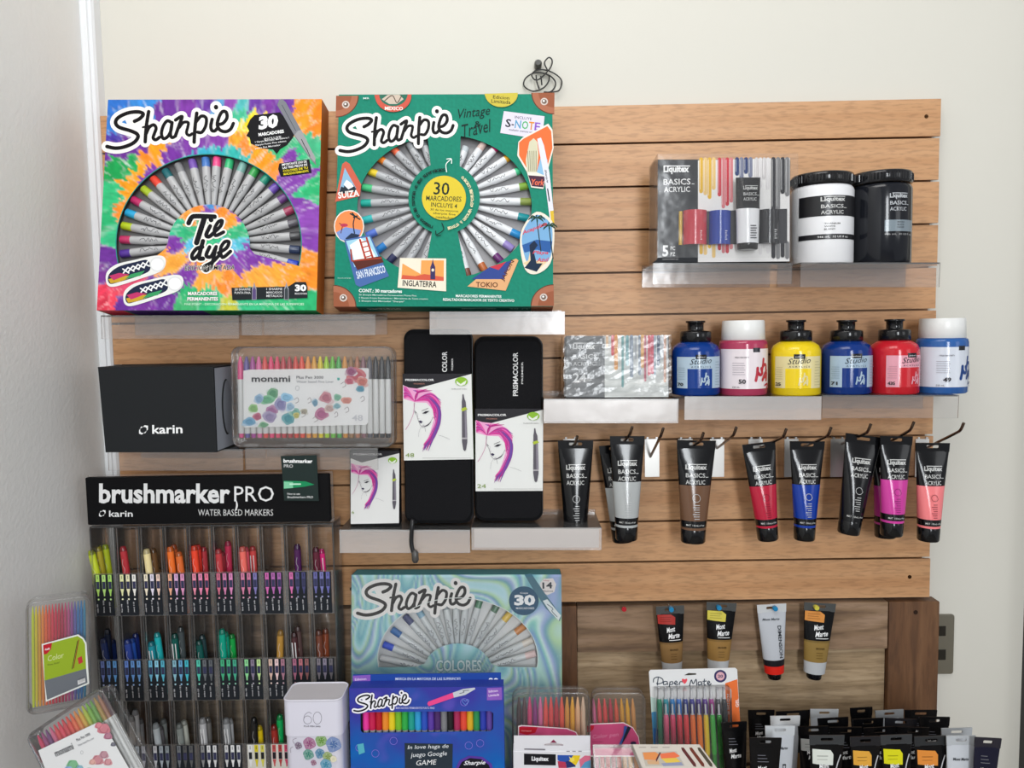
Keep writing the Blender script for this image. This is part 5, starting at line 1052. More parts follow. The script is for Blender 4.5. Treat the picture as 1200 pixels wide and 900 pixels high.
def mon_art(m, z, sc, full=True):
    q = lambda L: [z(*p) for p in L]
    rnd = random.Random(12)
    for cx, cy, rx, ry, c in ((300, 360, 36, 34, '#5aa070'), (260, 400, 50, 30, '#6ab888'), (175, 455, 30, 28, '#8cc070'), (210, 395, 28, 30, '#8ab0d0'), (150, 540, 42, 26, '#68a8cc'), (200, 508, 28, 24, '#c05878'), (290, 470, 40, 32, '#b070a0'), (350, 430, 38, 42, '#8c88b8'), (385, 385, 38, 28, '#90c8e8'), (280, 510, 44, 36, '#a090b8'), (240, 560, 30, 18, '#70b080'), (400, 520, 42, 40, '#48a0a8'), (440, 480, 34, 30, '#7cb8a8'), (450, 500, 20, 20, '#c8c060'), (410, 445, 26, 26, '#a0c0d8'),
                            (570, 420, 18, 24, '#70a0b8'), (640, 385, 38, 36, '#c07080'), (610, 490, 44, 38, '#b8608c'), (660, 455, 30, 24, '#c8a8a0'), (712, 385, 24, 22, '#78b898'), (770, 405, 34, 22, '#d88878'), (710, 440, 24, 18, '#88b8c0'), (500, 475, 22, 18, '#b0a890'), (830, 240, 62, 46, '#c8505c'), (800, 220, 34, 30, '#a04878'), (870, 285, 34, 30, '#d07060'), (790, 280, 28, 24, '#c85870'), (860, 330, 26, 22, '#4c98b0'), (720, 268, 9, 9, '#48b8a8')):
        a = z(cx, cy); b = z(cx+rx, cy); rr = math.hypot(b[0]-a[0], b[1]-a[1]); pts = []
        for q_ in range(3):
            ox, oy = rnd.uniform(-.7, .7)*rx, rnd.uniform(-.7, .7)*ry; m.poly([z(cx+ox+rx*.6*math.cos(t)*(1+.2*math.sin(3*t+q_)), cy+oy+ry*.6*math.sin(t)) for t in [i*PI/7 for i in range(14)]], mixc(c, '#ecebea', .45+.15*q_))
        for lay in range(2):
            f_ = 1-.38*lay; cc = mixc(c, '#f0f0ee', .12+.0*lay) if lay == 0 else mixc(c, '#20305c', .14)
            m.poly([z(cx+rx*f_*math.cos(t)*(1+.12*math.sin(3*t+cx)), cy+ry*f_*math.sin(t)*(1+.12*math.cos(4*t+cy))) for t in [i*PI/8 for i in range(16)]], cc)
        m.rib([z(cx+rx*.8*math.cos(t)*(1-t/9), cy+ry*.8*math.sin(t)*(1-t/9)) for t in [i*.7 for i in range(9)]], .5, mixc(c, '#2a2a4a', .5), k=2)
    for x, y in ((520, 400), (480, 490), (690, 490), (760, 460), (740, 300), (860, 390), (440, 400), (560, 520)):
        m.rib([z(x+rnd.uniform(-6, 6), y), z(x+18, y-14), z(x+26, y+10), z(x+6, y+22)], .5, '#7c6a70', k=3)
    T(m, z, 'monami', 166, 287, 246, 40, sc, '#34343a', 0 if full else z.rot, bold=.02); T(m, z, 'Plus Pen 3000', 452, 266, 172, 18, sc, '#4c4c54', 0 if full else z.rot, bold=.01); T(m, z, 'Water based Fine Liner', 452, 292, 238, 15, sc, '#9a9aa0', 0 if full else z.rot); T(m, z, '48', 806, 535, 70, 38, sc, '#c8c8cc', 0 if full else z.rot)
    m.rib([z(458+12*math.cos(t), 326+14*math.sin(t)) for t in [i*PI/4 for i in range(8)]], .4, '#a0a0a4', closed=True)
def mon_card(e, fr):
    m = M(mat='card'); m.S = lambda px, py, off: (lambda q: V((q[0], .0062-off, q[1])))(fr.xz(px, py, .0062))
    m.poly([zH(*p) for p in [(110, 215), (150, 208), (905, 198), (912, 205), (908, 545), (895, 562), (112, 578)]], '#ecebea'); mon_art(m, zH, 5.45); m.build('paper_card', e)
pen_case('pen_case', 'large see-through pen case with floral card above the brush marker sign', fm, .033, SP48, .0135, mon_card, top=.014, bot=.013, penr=.0047)
# clips on the lower rim
m = M(mat='case'); w, h = fm.w, fm.h
for x0, x1 in ((-w*.42, -w*.33), (-.155*w, -.045*w), (-.04*w, .06*w), (.27*w, .36*w)): m.cbox(x0, -.0025, .001, x1, -.0004, .006, '#ffffff', c=.0004)
o = [x for x in bpy.data.objects if x.name.startswith('pen_case')][0]; m.build('latch', o)

# ---------------- cases by the left wall
zM = lambda x, y: (x/4.094, 680+y/4.09)
fd = fit((32, 840), (106, 826), (62, 704), -.292, 0, Yr=-.257)
RB = ['#c8d840', '#d8c840', '#e0a848', '#e89048', '#e87048', '#e05a50', '#d84858', '#d04058', '#c03c50', '#b83a58', '#c04a70', '#b85a88', '#9a5a98', '#6a68a8', '#4878b0', '#3a78b0', '#3f88a8']
def deli_card(e, fr):
    m = M(mat='card'); m.S = lambda px, py, off: (lambda q: V((q[0], -.0006-off, q[1])))(fr.xz(px, py)); q = lambda L: [zM(*p) for p in L]
    m.poly(q([(200, 305), (375, 258), (400, 275), (415, 300), (428, 495), (220, 582)]), '#dfe2dc'); m.poly(q([(207, 310), (372, 266), (396, 282), (408, 305), (413, 422), (214, 480)]), '#93ab2c'); m.poly(q([(214, 480), (413, 422), (420, 490), (226, 572)]), '#6c7076')
    m.poly(q([(207, 310), (250, 298), (245, 330), (225, 352), (210, 355)]), '#b82430'); T(m, zM, 'deli', 216, 336, 24, 10, 4.09, '#f0e8e8', 12, bold=.02); T(m, zM, 'Color', 232, 388, 80, 26, 4.09, '#d4dca0', 14, bold=0, shear=.3); T(m, zM, 'Fine liner', 230, 410, 60, 9, 4.09, '#5c6c28', 14)
    m.rib(q([(378, 285), (352, 420)]), 1.1, '#8a3c28'); m.rib(q([(372, 290), (345, 425)]), .7, '#2c3028'); m.poly(q([(372, 372), (392, 362), (398, 392), (378, 402)]), '#b83a3c'); m.poly(q([(372, 480), (408, 466), (410, 486), (374, 500)]), '#d8d8d8'); 
    for k in range(6): m.rib(q([(380+5*k, 470-k*2), (380+5*k, 490-k*2)]), .35, '#303034')
    m.build('paper_card', e)
pen_case('pen_case', 'see-through case of fine rainbow pens with green card, propped by the left wall', fd, .03, [(c, c) for c in RB], .012, deli_card, penr=.0026, top=.008, bot=.006, r=.01)
fn_ = fit((60, 912), (162, 890), (78, 829), -.325, 12)
ang = math.radians(3); 
fn_ = down_to(fn_, COUNTER+.0135)
class Z2: pass
def zN(x, y):      # artwork grid of the floral card carried to this tilted card
    return zNs((x, y))
zNs = sim((166, 287), (690, 292), (66, 886.5), (118, 866)); zN.rot = 20.5
def mon2(e, fr):
    m = M(mat='card'); m.S = lambda px, py, off: (lambda q: V((q[0], -.0005-off, q[1])))(fr.xz(px, py)); q = lambda L: [zM(*p) for p in L]
    m.poly(q([(185, 815), (470, 680), (500, 690), (620, 900), (560, 1060), (300, 1120)]), '#dadada')
    mon_art_small(m); m.build('paper_card', e)
def mon_art_small(m):
    for cx, cy, r, c in ((350, 885, 30, '#48a060'), (330, 910, 24, '#6a9ac8'), (385, 900, 18, '#5c9cb0'), (470, 860, 28, '#b8606c'), (500, 835, 22, '#a86878'), (445, 870, 16, '#d09080'), (520, 870, 20, '#c07078'), (500, 710, 30, '#b8485c'), (520, 745, 20, '#a04468'), (475, 695, 18, '#c85868'), (545, 785, 12, '#3c3c50'), (430, 910, 16, '#88b090')):
        m.poly([zM(cx+r*math.cos(t)*(1+.2*math.sin(3*t)), cy+r*math.sin(t)*(1+.2*math.cos(2*t))) for t in [i*PI/7 for i in range(14)]], mixc(c, '#e0e0e0', .2)); m.rib([zM(cx+r*.7*math.cos(t), cy+r*.7*math.sin(t)) for t in [i*.9 for i in range(6)]], .5, mixc(c, '#202040', .5), k=2)
    T(m, zM, 'monami', 272, 846, 95, 32, 4.09, '#38383e', 24, bold=.02); T(m, zM, 'Plus Pen 3000', 372, 772, 72, 14, 4.09, '#4c4c54', 26); T(m, zM, 'Water based Fine Liner', 378, 796, 86, 10, 4.09, '#88888e', 26); m.rib([zM(395+6*math.cos(t), 824+8*math.sin(t)) for t in [i*PI/4 for i in range(8)]], .4, '#a0a0a4', closed=True)
SPL = ['#d84068', '#a04a80', '#7c4880', '#d86a90', '#e05058', '#e84860', '#d84450', '#e8584c', '#f07048', '#e89048', '#e0b040', '#b8c840', '#80b848', '#70a850', '#b0904c', '#a07058', '#6c5058']
# rolled anticlockwise so that the floral case leans against the display corner
roll = Matrix.Rotation(math.radians(-21), 3, fn_.ey); fn_.ex = roll @ fn_.ex; fn_.ez = roll @ fn_.ez
a_ = V(fn_.xz(28, 858)); b_ = V(fn_.xz(116, 812)); fn_.ex = fn_.ex; k_ = (a_+b_)/2
c_ = fn_.o+fn_.ex*k_.x+fn_.ez*k_.y; fn_.w = (b_-a_).length+.004; fn_.h = .128; fn_.o = c_-fn_.ez*fn_.h
pen_case('pen_case', 'tilted see-through pen case with floral card in the lower left corner', fn_, .03, SPL, .012, mon2, penr=.0036, top=.006, bot=.01, r=.008)

# ============================================================ brush marker display
DY = -.10; YT = 617; YB = 930
fx = fit((107.5, 870), (394.5, 868), (248, 617), DY, 0)
ex_ = V((1, 0, 0)); fx = Fr(fx.o, ex_, V((0, 1, 0)), V((0, 0, 1)), fx.w, 0); fx.o.z = COUNTER+.0005
xl0 = fx.xz(106.5, 640)[0]; xr0 = fx.xz(390.5, 640)[0]; ztop = fx.xz(248, 617)[1]; cw = (xr0-xl0)/10
def zrow(py): return fx.xz(248, py)[1]
ROWS = [(617, 671, 719), (722, 772, 819), (822.5, 872, 921)]
ds = thing('marker_display', 'clear three-row marker display with black lettered header board, lower left', 'display stand', fx)
DD = .046
m = M(mat='clear'); m.box(xl0, DD, .002, xr0, DD+.0018, ztop, '#ffffff'); m.build('back_sheet', ds)
for k in range(11):
    x = xl0+cw*k; m = M(mat='acrylic'); m.cbox(x-.0011, 0, .001, x+.0011, DD-.0002, ztop, '#ffffff', c=.0004)
    if 0 < k < 10: m.cbox(x-.0042, -.0004, .001, x-.0030, .0008, ztop, '#ffffff', c=.0003); m.cbox(x+.0030, -.0004, .001, x+.0042, .0008, ztop, '#ffffff', c=.0003)
    m.build('divider', ds)
m = M(mat='acrylic'); m.cbox(xl0-.001, 0, ztop+.0002, xr0+.001, DD, ztop+.0022, '#ffffff', c=.0005); m.build('top_sheet', ds)
IC = [['#b8e070', '#c0e888', '#b0e070', '#e8e8b0', '#f0e8c0', '#f4f0e8', '#f4e8d0', '#e8e0f0', '#f0d0c0', '#f0b090', '#e0b0d8', '#e098c0', '#e890a8', '#e88cb0', '#e87c98', '#d07088', '#d080a8', '#d888b8', '#d080a0', '#c87898', '#8078b0', '#c868a8', '#b068a8', '#a868a8', '#d070a8', '#5c5888', '#484870', '#6868a0', '#7878b0', '#6868a8'],
      ['#6878b0', '#6a90c8', '#6098d0', '#6888d0', '#6a9ad8', '#70a0d8', '#70b8d8', '#90d0e8', '#58b0c8', '#88b8c8', '#6aa8d0', '#48b8c8', '#58c8b0', '#686c70', '#606468', '#48b080', '#50b888', '#48a888', '#90d898', '#887c90', '#c0e098', '#d8b8a8', '#e8c8c8', '#a87888', '#a86880', '#b87078', '#906060', '#807880', '#888090', '#706c70'],
      ['#787c84', '#a8b0b8', '#a0a8b4', '#8c9098', '#b8c0c8', '#b0b0b8', '#c8c8cc', '#a8b0b8', '#90989c', '#707478', '#585858', '#606060', '#8c8c8c', '#d8d8d8', '#d8d8d8', '#d0d0d0', '#e8e8e8', '#e0e0e0', '#e8e8e8', '#d8c828', '#d8d058', '#c85858', '#b84848', '#c84868', '#309858', '#c85858', '#3060a8', '#888888', '#a0a0a0', '#484848']]
for r, (t, c, b) in enumerate(ROWS):
    zb = max(zrow(b), .004); zc = zrow(c)
    m = M(mat='acrylic'); m.box(xl0+.0012, .004, zb-.0035, xr0-.0012, DD-.0004, zb-.0017, '#ffffff'); m.build('row_shelf', ds)
    m = M(mat='acrylic'); m.cbox(xl0+.001, -.0022, zb-.0015, xr0-.001, -.0008, zc+.0015, '#ffffff', c=.0004); m.build('row_front', ds)
    for k in range(10):
        x0 = xl0+cw*k+.0043; x1 = xl0+cw*(k+1)-.0043; white = r == 2 and k >= 6
        m = M(mat='card'); m.box(x0, -.0031, zb, x1, -.0024, zc, '#d8d6cc' if white else '#23262b'); m.S = lambda x, z, off: V((x, -.0032-off, z)); m.up = 1; H_ = zc-zb; W_ = x1-x0
        for j in range(3):
            cx = x0+W_*(j+.5)/3; col = IC[r][k*3+j]; s_ = W_/3*.30; ink = '#2a2c30' if white else '#dcdce0'; dk = '#26282c' if white else '#3a3c58'
            m.rect(cx-s_, zc-H_*.17, cx+s_, zc-.0002, col); m.rect(cx-s_*.3, zc-H_*.11, cx+s_*.3, zc-H_*.03, mixc(col, '#202030', .5)); m.rect(cx-s_, zc-H_*.34, cx+s_, zc-H_*.18, dk); m.rect(cx-s_, zc-H_*.34, cx-s_*.8, zc-H_*.17, mixc(col, '#404060', .4)); m.rect(cx+s_*.8, zc-H_*.34, cx+s_, zc-H_*.17, mixc(col, '#404060', .4))
            m.poly([(cx-s_, zc-H_*.35), (cx+s_, zc-H_*.35), (cx+s_*.45, zc-H_*.45), (cx+s_*.3, zc-H_*.52), (cx-s_*.3, zc-H_*.52), (cx-s_*.45, zc-H_*.45)], col)
            m.ell(cx, zc-H_*.60, .0014, .0014, mixc(col, '#ffffff', .2), 10)
            if not (r == 2): m.text(('mint', 'lime', 'coral', 'sand', 'blush')[(k+j) % 5]+' '+str(101+k*7+j), cx-.0011, zb+H_*.08, H_*(.20+.1*((k*3+j*2) % 3)/2), .0020, ink, rot=90, bold=.01)
        m.build('marker_card', ds)
# header board
zS = lambda x, y: (90+x/3.75, 510+y/3.752)
h0 = V(fx.xz(104.5, 615)); h1 = V(fx.xz(386, 555))
m = M(mat='gloss'); m.cbox(h0.x, -.004, h0.y+.0005, h1.x, .006, h1.y, '#0b0b0d', 'card', c=.0012); m.S = lambda px, py, off: (lambda q: V((q[0], -.004-off, q[1])))(fx.xz(px, py, -.004))
T(m, zS, 'brushmarker', 98, 300, 576, 88, 3.75, '#e2e2e2', 0, bold=.03); T(m, zS, 'PRO', 692, 292, 174, 68, 3.75, '#e2e2e2', 0, bold=.0); m.rib([zS(700, 285), zS(704, 310), zS(696, 335)], 2.2, '#e2e2e2', taper=True)
karin(m, zS, 98, 359, 30); T(m, zS, 'karin', 142, 359, 104, 28, 3.75, '#e8e8e8', 0, bold=.012); T(m, zS, 'WATER BASED MARKERS', 533, 354, 330, 28, 3.75, '#cfcfcf', 0, bold=0)
m.build('header_board', ds)
m = M(mat='acrylic'); m.cbox(h0.x-.002, .0065, ztop+.0026, h1.x+.003, .0085, h1.y+.002, '#ffffff', c=.0004); m.build('header_backing', ds)
# leaflet clipped on the header
fl_ = fit((333, 586), (372.5, 586.5), (350, 534), DY-.009, 0); fl_.o.y = DY-.0085
zL = zS
lf = thing('leaflet_card', 'small dark leaflet with green marker picture standing on the header board', 'leaflet', fl_)
m = M(mat='card'); q = [fl_.xz(*p) for p in ((329, 534.5), (371, 533.5), (373.5, 587), (333, 586.5))]; m.prism([q[3], q[2], q[1], q[0]], 0, .0012, '#24302e'); m.S = fl_.S
T(m, zS, 'brushmarker', 908, 121, 128, 17, 3.75, '#f0f0f0', -1, bold=.04); T(m, zS, 'PRO', 910, 142, 40, 14, 3.75, '#d0d0d0', -1); T(m, zS, 'How to use', 925, 262, 56, 9, 3.75, '#d8d8d8', 0); T(m, zS, 'Brushmarkers PRO', 926, 277, 112, 10, 3.75, '#d8d8d8', 0, bold=.01)
m.poly([zS(*p) for p in [(910, 200), (1005, 203), (1045, 217), (1003, 226), (910, 236)]], '#1f8a58'); m.poly([zS(*p) for p in [(910, 204), (950, 206), (950, 232), (910, 234)]], '#7fc8a0'); m.poly([zS(*p) for p in [(935, 212), (985, 212), (985, 218), (935, 218)]], '#c0e8d0'); m.build('printed_leaflet', lf)
# the markers standing in the pockets: (pocket, top x, top y, foot x at card, colour, name, white sticker)
ORD = ['first', 'second', 'third', 'fourth', 'fifth', 'sixth', 'seventh', 'eighth', 'ninth', 'tenth']
z1_ = lambda x, y: (90+x/3.75, 510+y/3.752); z2_ = lambda x, y: (90+x/3.75, 700+y/3.75); z3_ = lambda x, y: (130+x/5.714, 820+y/5.714)
MK = [(0, z1_, 603, [(0, 62, 505, 82, '#c2d02a', 'yellow-green'), (0, 93, 490, 108, '#a89a2c', 'olive yellow'), (0, 124, 480, 146, '#b5c42e', 'lime'), (1, 202, 488, 224, '#b03038', 'red'), (2, 305, 500, 324, '#ecd9a0', 'cream'), (2, 334, 497, 352, '#6a4a2c', 'brown'),
        (3, 383, 490, 398, '#e8702a', 'orange'), (3, 410, 480, 408, '#a8502a', 'rust'), (3, 424, 515, 438, '#c86a62', 'dusty pink'), (3, 447, 512, 464, '#d86a30', 'dark orange'), (4, 490, 485, 505, '#e8452a', 'scarlet'), (4, 524, 482, 536, '#e0382c', 'vermilion*'), (4, 556, 490, 566, '#c04048', 'crimson'),
        (5, 602, 500, 614, '#b83a40', 'brick red'), (5, 632, 512, 642, '#98303a', 'maroon'), (5, 664, 465, 670, '#c83a5a', 'rose'), (6, 706, 490, 718, '#e86a60', 'coral'), (6, 738, 492, 748, '#e85a6a', 'pink'), (6, 772, 488, 780, '#d8504e', 'light red*'), (8, 968, 480, 976, '#4a1e50', 'dark purple'), (9, 1050, 492, 1060, '#5a2030', 'dark wine'), (9, 1074, 500, 1084, '#d82a78', 'magenta*')]),
      (1, z2_, 270, [(0, 78, 180, 100, '#1c2a58', 'navy'), (0, 130, 140, 128, '#20283c', 'blue-black'), (0, 150, 185, 160, '#24366e', 'dark blue'), (1, 188, 185, 203, '#2a3f8c', 'indigo blue'), (1, 212, 182, 230, '#2a55b0', 'royal blue'), (1, 236, 158, 252, '#1e2f78', 'deep blue'), (2, 322, 195, 338, '#1f8a98', 'teal*'), (2, 352, 155, 372, '#28b4b8', 'turquoise'),
        (3, 408, 160, 430, '#16564e', 'dark green*'), (3, 455, 130, 468, '#4a5254', 'slate grey'), (4, 507, 190, 528, '#14504a', 'bottle green'), (4, 550, 165, 566, '#2c4448', 'grey-green'), (5, 626, 140, 634, '#149a80', 'sea green'), (5, 650, 152, 660, '#1aa080', 'jade*'), (5, 680, 162, 690, '#24b050', 'bright green'), (7, 895, 145, 890, '#b0843c', 'ochre'),
        (8, 935, 155, 954, '#4a2c2e', 'dark brown*'), (8, 970, 128, 984, '#5c4644', 'grey-brown'), (9, 1062, 145, 1074, '#6a3a2a', 'chestnut'), (9, 1092, 138, 1096, '#7c3e26', 'red-brown')]),
      (2, z3_, 295, [(1, 122, 110, 142, '#8a8684', 'warm grey'), (1, 158, 66, 172, '#c8c8ca', 'pale grey*'), (1, 195, 130, 205, '#a8a8aa', 'mid grey'), (2, 246, 160, 272, '#b8c0c4', 'light blue-grey'), (2, 286, 175, 306, '#6e6c70', 'smoke grey'), (2, 342, 130, 350, '#9aa09e', 'sage grey'), (3, 440, 160, 470, '#7e8480', 'green-grey'), (3, 487, 140, 512, '#b4b6ac', 'putty grey'),
        (4, 583, 125, 590, '#b0b0b2', 'silver grey*'), (4, 648, 120, 658, '#6c6a68', 'dark grey'), (5, 737, 125, 742, '#9a9c9e', 'cool grey*'), (5, 795, 130, 806, '#b6b8ba', 'soft grey*'), (6, 958, 120, 962, '#1e1e1e', 'black'), (6, 992, 175, 1004, '#e8c81e', 'yellow'), (7, 1065, 170, 1078, '#9a2e26', 'dark red'), (7, 1130, 100, 1134, '#18a858', 'emerald green')])]
RN = ['top', 'middle', 'bottom']
for r, z, cy, L in MK:
    cnt = {}
    zfloor = max(zrow(ROWS[r][2]), .004)-.0012
    for k, tx, ty, fxp, col, nm in [x for x in L]:
        j = cnt.get(k, 0); cnt[k] = j+1; depth = (.0062, .0185, .031)[j % 3]
        R_ = .0053; a = V(fx.xz(*z(tx, ty), depth)); b = V(fx.xz(*z(fxp, cy), depth))
        lo, hi = xl0+cw*k+R_+.0014, xl0+cw*(k+1)-R_-.0014
        bx = min(max(b.x, lo), hi); ax = min(max(a.x, lo), hi) if not (r == 0 and k == 0) else a.x
        s_ = (a.x-bx)/(a.y-b.y) if a.y-b.y else 0; s_ = max(-.5, min(.5, s_)); footx = bx-s_*(b.y-zfloor)*.4; footx = min(max(footx, lo), hi)
        p0 = V((footx, depth, zfloor+.0006)); tp = V((ax if ax >= lo or (r, k) != (0, 0) else a.x, depth, a.y))
        star = nm.endswith('*'); nm = nm.rstrip('*')
        ct_ = len([q for q in L if q[0] == k]); ps = '' if ct_ == 1 else (', left of the two' if ct_ == 2 and j == 0 else ', right of the two' if ct_ == 2 else (', leftmost', ', second', ', third', ', rightmost')[j if j < ct_-1 else 3])
        f_ = Fr(fx.o+p0, V((1, 0, 0)), V((0, 1, 0)), V((0, 0, 1))); d = tp-p0; L_ = d.length
        m = M(mat='gloss'); dk = mixc(col, '#000000', .55)
        m.rod((0, 0, 0), d, [(0, R_*.9, dk), (.3, R_, col), (.3+.001, R_, col), (.93, R_*.96, col), (.965, R_*.9, dk), (1, R_*.62, dk)], 12)
        m.ell(0, 0, 1e-5, 1e-5, col, 3)
        u = d.normalized(); pr_ = V((u.z, 0, -u.x)); m.S = lambda s, t, off: u*s+pr_*t+V((0, -math.sqrt(max(0, R_*R_-t*t))*.99-off-.0003, 0))
        if star: m.rect(L_*.58, -R_*.55, L_*.86, R_*.55, '#dcdcdc', nx=3); m.rib([(L_*.62, 0), (L_*.7, R_*.2), (L_*.8, -R_*.1)], .0006, '#404040')
        else: m.rib([(L_*.62, 0), (L_*.68, R_*.22), (L_*.74, -R_*.2), (L_*.82, R_*.1)], .0006, mixc(col, '#ffffff', .35))
        tag(m.build('brush_marker', None, f_), f'{nm} marker in the {RN[r]} row, {ORD[k]} pocket from the left{ps}', 'marker', 'brush markers in the clear display')

# ============================================================ white tin
f6 = fit((333, 897), (403, 899), (367, 822), -.215, 0); f6.ex, f6.ey, f6.ez = V((1, 0, 0)), V((0, 1, 0)), V((0, 0, 1))
ya = math.radians(-4); f6.o.z = COUNTER+.0005; f6.h = f6.xz(367, 821)[1]; w = f6.xz(402, 850)[0]-f6.xz(333, 850)[0]
tw = thing('pen_tin', 'white rounded pen tin with lid, number 60 and flower painting', 'tin', f6)
D6 = .052; out = [(x, y+D6/2) for x, y in rrect(-w/2, -D6/2, w/2, D6/2, .010, 6)]; ctr = D6/2
ob = [(x*.965, ctr+(y-ctr)*.965) for x, y in out]; lz = f6.xz(367, 862)[1]
m = M(mat='gloss'); m.prismz(ob, [(.0, 1, '#d6d4e0'), (lz, 1, '#d6d4e0')]); yb = ctr-(D6/2)*.965
m.S = lambda px, py, off: (lambda q: V((q[0], yb-off-.0002, q[1])))(f6.xz(px, py, yb)); zT = lambda x, y: (320+x/9, 800+y/9)
for cx, cy, r_, c in ((385, 640, 66, '#9c5080'), (510, 610, 62, '#6c9c3c'), (640, 650, 80, '#5878b0'), (375, 755, 56, '#3c8a78'), (498, 745, 52, '#2f78a0'), (580, 780, 54, '#88a04c'), (430, 840, 30, '#8c4470'), (560, 860, 60, '#3c90b0'), (270, 660, 38, '#6c5070'), (640, 800, 34, '#e4dcb8')):
    m.poly([zT(cx+r_*math.cos(t)*(1+.1*math.sin(4*t)), cy+r_*math.sin(t)*(1+.1*math.cos(3*t))) for t in [i*PI/9 for i in range(18)]], mixc(c, '#e8e8f0', .15)); m.poly([zT(cx+r_*.5*math.cos(t), cy+r_*.5*math.sin(t)) for t in [i*PI/5 for i in range(10)]], mixc(c, '#102040', .15))
    for t in range(5): m.rib([zT(cx+r_*.2*math.cos(t*1.3), cy+r_*.2*math.sin(t*1.3)), zT(cx+r_*.85*math.cos(t*1.3+.4), cy+r_*.85*math.sin(t*1.3+.4))], .4, mixc(c, '#e8f0e0', .5))
m.rib([zT(230, 640), zT(210, 600), zT(250, 580)], .5, '#8a8090'); m.rib([zT(190, 730), zT(185, 690), zT(215, 670)], .5, '#8a8090'); m.build('tin_body', tw)
m = M(mat='gloss'); m.prismz(out, [(lz-.001, 1, '#dcdae6'), (f6.h, 1, '#dcdae6')], cap=False)
m.face([(x, y, f6.h) for x, y in out], '#c8c4c8'); m.tube([(x*.985, ctr+(y-ctr)*.985, f6.h) for x, y in out], .0013, '#d8d6e0', closed=True, n=6)
m.S = lambda px, py, off: (lambda q: V((q[0], -off-.0002, q[1])))(f6.xz(px, py)); 
for cx in (365, 468):
    if cx == 468: m.rib([zT(cx+44*math.cos(t), 372+64*math.sin(t)) for t in [i*PI/9 for i in range(18)]], .55, '#84808c', closed=True)
    else: m.rib([zT(cx+42*math.cos(t), 392+42*math.sin(t)) for t in [i*PI/9 for i in range(18)]], .55, '#84808c', closed=True); m.rib([zT(405, 325), zT(375, 310), zT(335, 340), zT(323, 395)], .55, '#84808c')
T(m, zT, 'PLUS PEN 3000', 325, 466, 175, 16, 9, '#5c5864', -1, bold=.02); m.build('tin_lid', tw)

# ============================================================ clear cases of fibre pens, lower middle
zP = lambda x, y: (600+x/7.5, 805+y/7.5)
def red_card(pts, logo, txt):
    def fn(e, fr):
        m = M(mat='card'); m.S = lambda px, py, off: (lambda q: V((q[0], -.0006-off, q[1])))(fr.xz(px, py)); 
        c = (sum(p[0] for p in pts)/len(pts), sum(p[1] for p in pts)/len(pts)); m.poly([zP(c[0]+(x-c[0])*1.03, c[1]+(y-c[1])*1.07) for x, y in pts], '#ecdcdc'); m.poly([zP(*p) for p in pts], '#c8507c'); m.poly([zP(*p) for p in logo], '#c02030'); 
        for x, y, b, w_, h_, s_, r_, cc in txt: T(m, zP, s_, x, y, w_, h_, 7.5, cc, r_, bold=b, shear=.2)
        m.build('paper_card', e)
    return fn
f1_ = down_to(fit((601, 898), (692, 898), (646, 813), -.165, 4), COUNTER+.003)
C1 = ['#4c3c3c', '#5c4448', '#d84878', '#8c3a80', '#d870a0', '#e85850', '#e05050', '#b83c48', '#e85a48', '#d89840', '#e8a82c', '#eab88c', '#d8b89c']
pen_case('pen_case', 'see-through fibre pen case behind the white drip-logo box', f1_, .028, [(c, c) for c in C1], .012, red_card([(62, 350), (90, 342), (480, 368), (560, 400), (600, 480), (640, 700), (60, 700)], [(62, 350), (225, 352), (205, 400), (130, 420), (62, 400)], [(80, 388, .02, 90, 12, 'monami', -2, '#e8a0a0')]), penr=.0037, top=.010, bot=.02, r=.012)
f2_ = down_to(fit((695, 899), (757, 899), (712, 813), -.14, 5), COUNTER+.003)
roll = Matrix.Rotation(math.radians(-2), 3, f2_.ey)
pen_case('pen_case', 'second see-through fibre pen case, right of the first, with pink card', f2_, .028, [(c, c) for c in ['#d87098', '#e05860', '#e05050', '#b83c50', '#e06048', '#dca038', '#e8ac30', '#d89858']], .012, red_card([(690, 330), (980, 318), (1060, 360), (1110, 440), (1130, 600), (690, 600)], [(660, 340), (722, 338), (715, 370), (690, 392), (660, 395)], [(710, 465, .0, 230, 45, 'Color pen', 6, '#d88aa8'), (705, 484, .0, 90, 4, '-----', 0, '#802848')]), penr=.0034, top=.012, bot=.02, r=.012, tilt=-.05)
o = [x for x in bpy.data.objects if x.name.startswith('pen_case')][-1]
m = M(mat='card'); m.S = lambda px, py, off: (lambda q: V((q[0], -.002-off, q[1])))(f2_.xz(px, py)); m.poly([zP(*p) for p in [(985, 335), (1010, 342), (985, 450), (960, 510), (935, 508), (975, 420)]], '#3c58a0'); m.poly([zP(*p) for p in [(1015, 340), (1045, 352), (1000, 440), (960, 505), (985, 420)]], '#242838'); m.ell(*zP(1065, 488), 3.4, 2, '#342848'); m.build('card_print', o)
